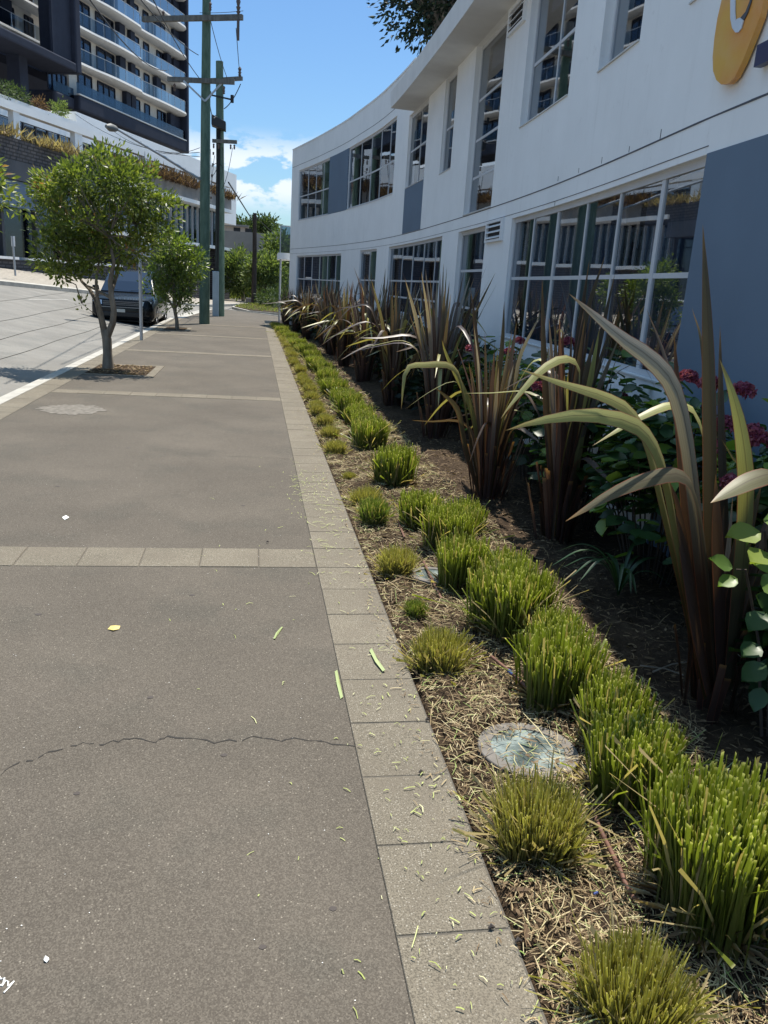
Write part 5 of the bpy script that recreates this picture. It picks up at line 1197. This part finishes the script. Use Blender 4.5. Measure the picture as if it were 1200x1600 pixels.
flatleaf('paper_scrap', [(97, 808), (103, 806), (108, 808), (105, 811), (101, 812)], .003, 'paint_white', 'white scrap on the asphalt beyond the cross strip', 'scrap')
flatleaf('paint_dot', [(68, 1499), (71, 1495), (76, 1496), (77, 1501), (73, 1504), (69, 1503)], .002, 'paint_white', 'white oval spot on the asphalt above the squiggle', 'paint mark')
for i, (a, b) in enumerate([(418, 847), (768, 1450), (810, 1471), (668, 1125), (658, 1207)]):
    c = G(a, b, .01); m = MB(); m.tube([(c[0]-.008, c[1], c[2]), (c[0], c[1]+.003, c[2]+.004), (c[0]+.009, c[1]+.002, c[2])], [.002, .006, .002], 6)
    tag(m.build('seed_pod', 'stone_dark', smooth=True), ['dark pod on the asphalt by the cross strip', 'dark seed pod on the near edging paver, left one', 'dark seed pod on the near edging paver, right one', 'brown pod on the paver beside the round lid', 'reddish pod on the paver nearer than the round lid'][i], 'seed pod', 'dark seed pods')

# round in-ground lid and pipe
def lid(c, r, label, tiltv=.022):
    t = empty('ground_lid', c); tag(t, label, 'ground lid', 'round ground lids')
    def ring(rad, zz, n=48): return [(c[0]+rad*math.cos(2*math.pi*k/n), c[1]+rad*math.sin(2*math.pi*k/n), c[2]+zz+tiltv*rad*math.cos(2*math.pi*k/n+2.6)) for k in range(n)]
    n = 48; rows = [ring(r, -.04), ring(r, .004), ring(r*.985, .007), ring(r*.74, .007), ring(r*.735, .003)]
    V = [p for q in rows for p in q]; F = []
    for k in range(4): F += [(k*n+i, k*n+(i+1) % n, (k+1)*n+(i+1) % n, (k+1)*n+i) for i in range(n)]
    MB().add(V, F).build('rim', 'lid_rim', t)
    q = ring(r*.737, .0035); MB().add(q+[(c[0], c[1], c[2]+.005)], [(i, (i+1) % n, n) for i in range(n)]).build('glass', 'lid_glass', t)
lid((.965, 2.36, -.02), .175, 'round in-ground light with a beige rim and cloudy blue-grey glass beside the edging')
lid((.99, 4.05, -.005), .13, 'second round ground lid, half hidden behind the fifth yellowish tuft', .03)
pts = [(930, 1275), (947, 1318), (965, 1352), (990, 1398)]
m = MB(); m.tube([G(a, b, .012) for a, b in [(925, 1262), (935, 1290), (952, 1325), (968, 1356)]], .0068, 10); m.tube([G(968, 1356, .012), G(976, 1378, .006), G(1000, 1420, -.02)], .0066, 10)
pipe = m.build('irrigation_pipe', 'rust_pipe', smooth=True); tag(pipe, 'rust-brown pipe in the soil between the near tufts and the large clump', 'pipe', 'rust-brown pipes in the bed')
m = MB(); m.tube([G(768, 1026, .014), G(800, 1052, .018), G(830, 1080, .014), G(868, 1112, -.005)], .0068, 10)
pipe = m.build('irrigation_pipe', 'rust_pipe', smooth=True); tag(pipe, 'rust-brown pipe with a blue mark above the round light', 'pipe', 'rust-brown pipes in the bed')
m = MB(); m.tube([G(795, 1048, .0175), G(802, 1054, .0182)], .0078, 10); m.build('blue_mark', 'blue_tape', pipe, smooth=True)
m = MB(); m.tube([G(662, 878, .012), G(678, 912, .012), G(690, 936, .006)], .0068, 8)
tag(m.build('irrigation_pipe', 'rust_pipe', smooth=True), 'rust-brown pipe beside the second ground lid', 'pipe', 'rust-brown pipes in the bed')
m = MB(); m.tube([G(622, 815, .012), G(632, 840, .01)], .0068, 8); tag(m.build('irrigation_pipe', 'rust_pipe', smooth=True), 'short rust-brown pipe end beyond the fifth tuft', 'pipe', 'rust-brown pipes in the bed')
m = MB(); m.tube([G(928, 1397, .012), G(934, 1394, .014)], .003, 5); tag(m.build('plastic_scrap', 'blue_tape'), 'tiny blue plastic scrap in the straw above the nearest tuft', 'scrap')

# ------------------------------------------------------------------ flax (strap-leaved plants)
class Strap:
    def __init__(s): s.V = []; s.F = []; s.h = []; s.e = []; s.r = []
    def leaf(s, pts, w, r, side=None, fold=.28, tw=0.0, prof=None):
        pts = np.array(pts, float); n = len(pts)
        # smooth resample (Catmull-Rom)
        m = 16; t = np.linspace(0, n-1, m); Pp = np.vstack([2*pts[0]-pts[1], pts, 2*pts[-1]-pts[-2]]); Q = []
        for u in t:
            i = min(int(u), n-2); f = u-i; p0, p1, p2, p3 = Pp[i:i+4]
            Q.append(.5*((2*p1)+(-p0+p2)*f+(2*p0-5*p1+4*p2-p3)*f*f+(-p0+3*p1-3*p2+p3)*f**3))
        Q = np.array(Q); T_ = unit(np.gradient(Q, axis=0))
        if side is None: side = np.array([1.0, .3, 0])
        d = np.concatenate([[0], np.cumsum(np.linalg.norm(np.diff(Q, axis=0), axis=1))]); d /= d[-1]
        b = len(s.V)
        S_ = side/np.linalg.norm(side)
        for i in range(m):
            S_ = S_-T_[i]*S_.dot(T_[i]); S_ = S_/max(np.linalg.norm(S_), 1e-6); N_ = np.cross(T_[i], S_)
            a = tw*d[i]; Sx = S_*math.cos(a)+N_*math.sin(a); Nx = np.cross(T_[i], Sx)
            x = d[i]; ww = w*(.62+.38*min(1, x/.35))*(1-max(0, (x-.62)/.38)**1.9) if prof is None else w*prof(x)
            fo = fold*(1.3-x)
            for k, e in enumerate((-1, -.5, 0, .5, 1)):
                s.V.append(Q[i]+Sx*ww/2*e+Nx*ww/2*abs(e)*fo); s.h.append(x); s.e.append((e+1)/2)
        for i in range(m-1):
            for k in range(4): s.F.append((b+i*5+k, b+i*5+k+1, b+(i+1)*5+k+1, b+(i+1)*5+k)); s.r.append(r)
    def build(s, name, parent):
        me = nmesh(name, np.array(s.V), np.array(s.F), {'h': ('POINT', s.h), 'edge': ('POINT', s.e), 'rnd': ('FACE', s.r)}, smooth=True); return link(name, me, 'flax_leaf', parent)
def random_flax(st, x, y, n, H, spread=.55, w=.05, rr=None, bent=.45, z0=-.03):
    rr = rr or random
    for k in range(n):
        a = rr.uniform(0, 2*math.pi); rb = rr.uniform(0, .11); L = H*rr.uniform(.72, 1.08); out = rr.uniform(.05, .30)*spread
        bx, by = x+math.cos(a)*rb, y+math.sin(a)*rb; dx, dy = math.cos(a), math.sin(a)
        side = np.array([-dy, dx, 0])*1.0+rr.gauss(0, .35)*np.array([dx, dy, 0])
        W_ = w*rr.uniform(.65, 1.15); col = min(1, max(0, rr.gauss(.45, .22)))
        if rr.random() > bent:     # upright
            pts = [(bx, by, z0), (bx+dx*out*L*.25, by+dy*out*L*.25, L*.35), (bx+dx*out*L*.7, by+dy*out*L*.7, L*.7), (bx+dx*out*L*1.3, by+dy*out*L*1.3, L)]
        else:                      # arched over or folded
            hb = L*rr.uniform(.5, .72); reach = L*rr.uniform(.28, .6); drop = rr.uniform(-.05, .55)*L*.5; o1 = out*hb*1.2
            pts = [(bx, by, z0), (bx+dx*o1*.4, by+dy*o1*.4, hb*.5), (bx+dx*o1, by+dy*o1, hb*.93), (bx+dx*(o1+reach*.25), by+dy*(o1+reach*.25), hb*1.06), (bx+dx*(o1+reach*.65), by+dy*(o1+reach*.65), hb*1.02-drop*.35), (bx+dx*(o1+reach), by+dy*(o1+reach), hb-drop)]
            col = .93 if rr.random() < .45 else .45
        st.leaf(pts, W_, col, side, fold=rr.uniform(.1, .5), tw=rr.gauss(0, .35))
    for k in range(int(n*.7)):     # cut and short leaf bases at the foot
        a = rr.uniform(0, 2*math.pi); rb = rr.uniform(.02, .15); L = rr.uniform(.18, .5); bx, by = x+math.cos(a)*rb, y+math.sin(a)*rb; dx, dy = math.cos(a)*.14, math.sin(a)*.14
        st.leaf([(bx, by, z0), (bx+dx*L, by+dy*L, L*.5), (bx+dx*L*2, by+dy*L*2, L)], w*.6, rr.uniform(0, .2), np.array([-dy, dx, 0]), prof=lambda q: .9)
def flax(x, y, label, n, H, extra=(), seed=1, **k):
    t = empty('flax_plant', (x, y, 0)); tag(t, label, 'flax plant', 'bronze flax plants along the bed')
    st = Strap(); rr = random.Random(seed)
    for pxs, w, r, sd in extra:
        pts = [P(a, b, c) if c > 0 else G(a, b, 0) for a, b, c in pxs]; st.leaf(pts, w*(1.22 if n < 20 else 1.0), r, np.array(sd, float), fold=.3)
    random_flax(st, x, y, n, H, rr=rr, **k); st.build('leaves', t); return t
SD = (1, .45, 0)
hero = [
 ([(1128, 1090, 2.62), (1118, 950, 2.6), (1113, 800, 2.6), (1112, 680, 2.6), (1109, 560, 2.6), (1104, 450, 2.62), (1098, 350, 2.65)], .066, .62, SD),
 ([(1118, 1080, 2.60), (1100, 900, 2.52), (1087, 770, 2.46), (1072, 665, 2.42), (1052, 600, 2.38), (1020, 562, 2.34), (975, 530, 2.30), (935, 497, 2.28), (888, 458, 2.26)], .068, .30, (.8, .5, .35)),
 ([(1110, 1080, 2.66), (1085, 900, 2.64), (1072, 760, 2.62), (1062, 640, 2.62), (1053, 518, 2.64)], .05, .05, SD),
 ([(1105, 1090, 2.55), (1082, 960, 2.5), (1058, 830, 2.42), (1040, 740, 2.36), (1020, 690, 2.32), (990, 662, 2.28), (925, 648, 2.2), (850, 656, 2.14), (789, 673, 2.08)], .050, .95, (.5, .6, .6)),
 ([(1100, 1085, 2.7), (1070, 930, 2.62), (1035, 780, 2.54), (1012, 690, 2.5), (985, 642, 2.46), (940, 618, 2.42), (880, 600, 2.36), (812, 577, 2.3)], .044, .9, (.5, .6, .5)),
 ([(1120, 1085, 2.5), (1108, 900, 2.44), (1090, 780, 2.38), (1065, 742, 2.34), (1015, 748, 2.28), (955, 772, 2.2), (883, 815, 2.1)], .046, .7, (.3, .7, .6)),
 ([(1140, 1080, 2.55), (1160, 900, 2.5), (1168, 770, 2.47), (1160, 680, 2.46), (1143, 610, 2.46), (1124, 560, 2.48)], .060, 1.0, (1, .2, 0)),
 ([(1255, 860, 2.3), (1240, 780, 2.3), (1215, 742, 2.3), (1180, 747, 2.26), (1145, 765, 2.22), (1110, 786, 2.18)], .058, .8, (.2, .8, .5)),
 ([(1135, 1080, 2.9), (1120, 800, 2.9), (1095, 660, 2.9), (1058, 632, 2.88), (1000, 652, 2.84), (925, 697, 2.8)], .042, 1.0, (.4, .7, .5)),
 ([(1110, 1080, 2.75), (1078, 850, 2.8), (1058, 650, 2.85), (1040, 560, 2.88), (1010, 482, 2.9)], .032, .35, SD),
 ([(1140, 1080, 2.7), (1165, 850, 2.6), (1160, 740, 2.58), (1145, 715, 2.56), (1127, 686, 2.55)], .022, .8, SD),
 ([(1150, 1090, 2.8), (1136, 850, 2.85), (1128, 650, 2.88), (1125, 508, 2.9)], .045, .5, SD),
 ([(1125, 1090, 2.85), (1118, 800, 2.95), (1100, 560, 3.0), (1081, 480, 3.05)], .04, .7, SD),
 ([(1110, 1085, 2.5), (1090, 980, 2.46), (1070, 860, 2.44), (1045, 780, 2.42)], .045, .2, SD),
 ([(1130, 1085, 2.55), (1128, 950, 2.5), (1122, 830, 2.48), (1118, 740, 2.46)], .055, .15, SD),
 ([(1095, 1060, 2.55), (1078, 900, 2.5), (1062, 800, 2.46), (1043, 745, 2.44)], .034, .1, SD),
]
flax(1.79, 2.62, 'tall bronze flax nearest the camera with long arching leaves before the blue wall', 12, .9, hero, 3, bent=0.1, w=.045, spread=.4)
f2 = [([(872, 838, 4.75), (862, 740, 4.72), (855, 640, 4.7), (850, 540, 4.7), (847, 436, 4.72)], .052, .45, SD),
      ([(880, 838, 4.8), (890, 700, 4.8), (905, 560, 4.85), (920, 480, 4.87), (946, 398, 4.9)], .055, .55, SD),
      ([(878, 838, 4.85), (885, 700, 4.9), (900, 560, 4.95), (921, 406, 5.0)], .05, .4, SD),
      ([(885, 838, 4.8), (905, 700, 4.75), (928, 580, 4.75), (945, 500, 4.75), (961, 427, 4.78)], .055, .5, SD),
      ([(874, 838, 4.7), (882, 700, 4.65), (880, 600, 4.65), (879, 510, 4.66)], .05, .0, SD),
      ([(868, 838, 4.65), (880, 720, 4.5), (903, 620, 4.4), (905, 572, 4.35), (880, 560, 4.3), (842, 582, 4.2), (800, 630, 4.1), (782, 655, 4.05)], .055, .95, (.4, .8, .4)),
      ([(890, 838, 4.8), (915, 700, 4.8), (950, 600, 4.75), (1000, 570, 4.7), (1030, 620, 4.6)], .045, .5, (.3, .8, .4))]
flax(1.97, 4.78, 'flax plant with tall bundled dark upright leaves, before the large window', 34, 1.4, f2, 5, w=.054, spread=.5, bent=.25)
f3 = [([(760, 775, 5.8), (755, 680, 5.78), (748, 580, 5.8), (742, 500, 5.8), (735, 452, 5.82)], .05, .4, SD),
      ([(765, 775, 5.8), (775, 640, 5.85), (785, 540, 5.9), (788, 470, 5.95)], .05, .6, SD),
      ([(752, 775, 5.7), (735, 680, 5.6), (722, 600, 5.5), (705, 572, 5.4), (665, 570, 5.3), (635, 578, 5.2), (627, 640, 5.15)], .05, .9, (.4, .8, .4)),
      ([(768, 775, 5.7), (785, 660, 5.55), (815, 590, 5.4), (845, 562, 5.3), (890, 600, 5.2)], .05, 1.0, (.4, .8, .4)),
      ([(755, 775, 5.8), (740, 650, 5.7), (700, 560, 5.6), (690, 530, 5.5)], .045, .9, SD),
      ([(750, 775, 5.7), (728, 700, 5.6), (715, 640, 5.5), (680, 605, 5.4)], .045, .6, SD),
      ([(770, 775, 5.8), (800, 640, 5.9), (812, 560, 5.9), (840, 500, 5.95), (842, 480, 6)], .04, .3, SD)]
flax(1.80, 5.8, 'flax plant with many arching yellow-green tips, second nearest the edging', 46, 1.22, f3, 7, w=.040, spread=.75, bent=.4)
ff = [(1.92, 8.3, 'flax plant with folded pale leaves before the narrow ground-floor window', 34, 1.42), (1.85, 10.6, 'flax plant with dark upright leaves before the white pier', 34, 1.4), (2.15, 9.3, 'flax plant behind its neighbours, dark leaves against the white pier', 22, 1.5),
      (1.80, 13.2, 'dense flax plant in front of the five-light ground-floor window', 36, 1.35), (1.70, 15.6, 'flax plant with tangled leaves midway along the bed', 34, 1.35), (2.2, 14.3, 'upright flax close to the wall under the five-light window', 24, 1.5), (1.65, 18.0, 'flax plant with silvery bent leaves further along the bed', 34, 1.3),
      (1.75, 20.4, 'flax plant before the two-light ground-floor window', 32, 1.3), (1.45, 22.6, 'flax plant with drooping pale leaves near the far window', 34, 1.2), (1.25, 24.8, 'low spreading flax before the far ground-floor window', 36, 1.15), (1.02, 27.2, 'last flax plant at the white building\'s far corner', 40, 1.1), (1.5, 26.0, 'flax plant against the far window, second from the corner', 30, 1.15)]
for i, (x, y, L, n, H) in enumerate(ff): flax(x, y, L, int(n*1.6), H*1.14, (), 20+i, w=.047 if y < 16 else .052, spread=.8, bent=.40)

# ------------------------------------------------------------------ hydrangeas against the wall
def broad_leaf(st, c, d, L, r, nrm):
    d = d/np.linalg.norm(d); s = np.cross(d, nrm); s /= max(np.linalg.norm(s), 1e-6); u = np.cross(s, d)
    prof = [(0, .06), (.18, .55), (.42, .78), (.7, .58), (.88, .26), (1.0, .02)]
    b = len(st['V']); dro = random.uniform(.0, .25)
    for t, w in prof:
        p = c+d*L*t-u*L*dro*t*t
        for e in (-1, 0, 1): st['V'].append(p+s*L*w/2*e+u*abs(e)*L*.09)
    for i in range(5):
        for k in range(2): st['F'].append((b+i*3+k, b+i*3+k+1, b+(i+1)*3+k+1, b+(i+1)*3+k)); st['r'].append(r)
def hydrangea(x, y, rx, ry, h, nl, label, heads=3, leafL=.11, seed=1, tops=None):
    rs = np.random.default_rng(seed); t = empty('hydrangea', (x, y, 0)); tag(t, label, 'hydrangea', 'hydrangeas against the wall')
    st = {'V': [], 'F': [], 'r': []}; stem = MB()
    ns = max(8, nl//18)
    for k in range(ns):
        a = rs.uniform(0, 6.28); q = math.sqrt(rs.random()); ex, ey = x+math.cos(a)*q*rx, y+math.sin(a)*q*ry; ez = h*(1-.35*q*q)*rs.uniform(.5, 1.0)
        bx, by = x+math.cos(a)*q*rx*.35, y+math.sin(a)*q*ry*.35; stem.tube([(bx, by, -.02), ((bx+ex)/2, (by+ey)/2, ez*.55), (ex, ey, ez)], [.006, .005, .003], 5)
        for j in range(2):
            f = rs.uniform(.35, 1.02); c = np.array([bx+(ex-bx)*f, by+(ey-by)*f, ez*f]); b_ = rs.uniform(0, 6.28); d = np.array([math.cos(b_), math.sin(b_), rs.uniform(-.25, .45)])
            broad_leaf(st, c+d*.02, d, leafL*rs.uniform(.6, 1.25), min(1, rs.random()**1.5*(.9)+.12*(f > .9)), np.array([rs.normal(0, .35), rs.normal(0, .35), 1.0]))
    for j in range(int(nl*1.5)):
        d = unit(rs.standard_normal(3)); d[2] = abs(d[2])*1.0-.25*(rs.random() < .5); q = rs.uniform(.6, 1.04)*(1+.10*math.sin(d[0]*7+d[1]*5+seed)); zc = h*.38
        c = np.array([x+d[0]*rx*q, y+d[1]*ry*q, max(.06, zc+d[2]*(h-zc)*q)]); dd = np.array([d[0]+rs.normal(0, .45), d[1]+rs.normal(0, .45), rs.uniform(-.35, .3)])
        broad_leaf(st, c-dd*.03, dd, leafL*rs.uniform(.65, 1.3), min(1, rs.random()**1.6*.9+.1*(d[2] > .6)), np.array([d[0]*.6+rs.normal(0, .25), d[1]*.6+rs.normal(0, .25), 1.0]))
    link('foliage', nmesh('foliage', np.array(st['V']), np.array(st['F']), {'rnd': ('FACE', st['r'])}, smooth=True), 'hydrangea_leaf', t)
    stem.build('stems', 'pole_brown', t)
    pts = tops or []
    for k in range(min(heads, 1)):
        a = rs.uniform(2.2, 4.2) if k % 2 else rs.uniform(0, 6.28); q = rs.uniform(.4, .95); pts = pts+[np.array([x+math.cos(a)*q*rx, y+math.sin(a)*q*ry, h*(1-.3*q*q)*rs.uniform(.85, 1.05)])]
    for c in pts:
        n = 240; d = unit(rs.standard_normal((n, 3))); d[:, 2] = np.abs(d[:, 2])*.8-.15; R_ = rs.uniform(.030, .044); C = c+d*R_
        D = unit(np.cross(d, rs.standard_normal((n, 3)))+d*.25)
        V, F, rr = leaves(C, D, .022, width=.95, up=0, fold=.1); link('flower_head', nmesh('flower_head', V, F, {'rnd': ('FACE', rr)}), 'hydrangea_petal', t)
hy = [(2.06, 2.42, .22, .32, .78, 300, 'hydrangea with big bright leaves at the photo\'s right edge', 1, .125, []),
      (2.22, 2.95, .30, .60, 1.10, 520, 'pink-flowered hydrangea under the blue wall at the right edge', 2, .105, [P(1160, 612, 2.9), P(1176, 677, 2.75), P(1192, 690, 2.9), P(1135, 665, 2.95), P(1143, 755, 2.75), P(1108, 600, 3.1), P(1075, 590, 3.2)]),
      (2.24, 4.0, .32, .6, 1.10, 480, 'hydrangea behind the nearest flax, mostly dark leaves', 3, .10, []),
      (2.30, 5.1, .34, .6, 1.10, 440, 'pink-flowered hydrangea under the large window between two flaxes', 4, .10, [P(905, 580, 5.0), P(915, 610, 4.9), P(842, 605, 5.0), P(888, 535, 5.4)]),
      (2.36, 6.4, .34, .65, 1.08, 400, 'pink-flowered hydrangea under the large window\'s left end', 4, .10, [P(812, 533, 6.3), P(735, 545, 6.6), P(795, 550, 6.2)]),
      (2.42, 7.6, .34, .65, 1.05, 340, 'hydrangea at the foot of the pier with the louvre vent', 3, .10, []),
      (2.48, 8.9, .34, .65, 1.0, 260, 'furthest hydrangea, beside the narrow ground-floor window', 2, .10, [])]
for i, (x, y, rx, ry, h, nl, L, hd_, ll, tp) in enumerate(hy): hydrangea(x, y, rx, ry, h, nl, L, hd_, ll, 100+i, tp)
sh = [(2.45, 10.3, 'dark leafy shrub behind the flax beside the narrow ground-floor window'), (2.5, 12.0, 'dark leafy shrub behind the flax at the pier left of the narrow window'), (2.5, 13.8, 'dark leafy shrub under the right end of the five-light window'), (2.5, 15.6, 'dark leafy shrub under the middle of the five-light window'), (2.45, 17.5, 'dark leafy shrub under the left end of the five-light window'), (2.3, 19.6, 'dark leafy shrub under the two-light window'), (2.0, 22.0, 'dark leafy shrub by the pier before the far window'), (1.7, 24.6, 'dark leafy shrub under the far ground-floor window')]
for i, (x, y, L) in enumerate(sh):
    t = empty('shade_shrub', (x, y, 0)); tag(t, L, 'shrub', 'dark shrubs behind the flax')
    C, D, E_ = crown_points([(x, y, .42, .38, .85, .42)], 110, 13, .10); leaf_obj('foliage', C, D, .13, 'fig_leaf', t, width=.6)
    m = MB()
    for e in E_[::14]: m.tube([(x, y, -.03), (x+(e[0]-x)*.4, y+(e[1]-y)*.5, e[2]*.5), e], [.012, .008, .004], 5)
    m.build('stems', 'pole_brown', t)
# trailing hydrangea shoot in front of the flax, with large sunlit leaves
t = empty('hydrangea_shoot', (2.0, 2.35, 0)); tag(t, 'hydrangea shoot with large sunlit pale leaves right of the flax stems', 'hydrangea')
st = {'V': [], 'F': [], 'r': []}
for (a, b, Y_, dx, dy, dz, L, r) in [(1142, 888, 2.25, -.5, 0, .25, .085, .6), (1150, 905, 2.22, -.7, -.2, -.1, .075, .7), (1185, 835, 2.2, -1, -.2, .1, .12, .9), (1195, 815, 2.2, .2, -.3, .2, .10, .8), (1175, 880, 2.25, .8, -.3, 0, .11, .8), (1190, 900, 2.2, .3, -.5, -.3, .11, .7), (1165, 850, 2.3, -.2, -.3, .5, .08, .7), (1180, 930, 2.25, .6, -.2, -.4, .10, .5),
                                      (1195, 960, 2.1, -.5, -.3, -.2, .10, .45), (1185, 1010, 2.1, -.6, -.3, -.1, .09, .4), (1195, 1040, 2.1, -.7, -.2, -.3, .10, .45), (1190, 1075, 2.1, -.3, -.3, -.5, .08, .4), (1200, 870, 2.15, -.6, -.4, .1, .12, .9)]:
    broad_leaf(st, P(a, b, Y_), np.array([dx, dy, dz], float), L, r, np.array([-.3, -.5, .8]))
link('foliage', nmesh('foliage', np.array(st['V']), np.array(st['F']), {'rnd': ('FACE', st['r'])}, smooth=True), 'hydrangea_leaf', t)
m = MB()
for pxs in ([(1190, 1150), (1185, 1000), (1165, 890), (1150, 890)], [(1200, 1150), (1205, 950), (1195, 830)]): m.tube([P(a, b, 2.25) for a, b in pxs], [.006, .005, .004, .003][:len(pxs)], 6)
m.build('stem', 'pole_brown', t)
# low strappy plant and twigs in the shade
t = empty('strappy_plant', (1.9, 3.9, 0)); tag(t, 'low green strappy plant in deep shade between the two nearest flaxes', 'plant')
st = Strap(); rr = random.Random(9)
for k in range(16):
    a = rr.uniform(0, 6.28); L = rr.uniform(.25, .42); dx, dy = math.cos(a), math.sin(a); st.leaf([(1.93, 3.75, 0), (1.93+dx*L*.25, 3.75+dy*L*.25, L*.5), (1.93+dx*L*.6, 3.75+dy*L*.6, L*.62), (1.93+dx*L, 3.75+dy*L, L*.4)], .018, 0.25, np.array([-dy, dx, 0]))
o = st.build('leaves', t); o.data.materials.clear(); o.data.materials.append(MATS['hydrangea_leaf'])
for i, pxs in enumerate([[(1000, 1040), (1040, 1045), (1068, 1055)], [(1020, 1050), (1050, 1038), (1085, 1033)], [(1118, 985), (1130, 1005), (1150, 1020), (1168, 1035)]]):
    m = MB(); m.tube([G(a, b, .02+.03*(i == 2)) for a, b in pxs], [.004, .003, .0025, .002][:len(pxs)], 5); tag(m.build('fallen_twig', 'tree_bark', smooth=True), ['straight grey twig on the shaded soil', 'short twig crossing it on the shaded soil', 'pale crooked twig at the foot of the nearest flax'][i], 'twig', 'fallen twigs')
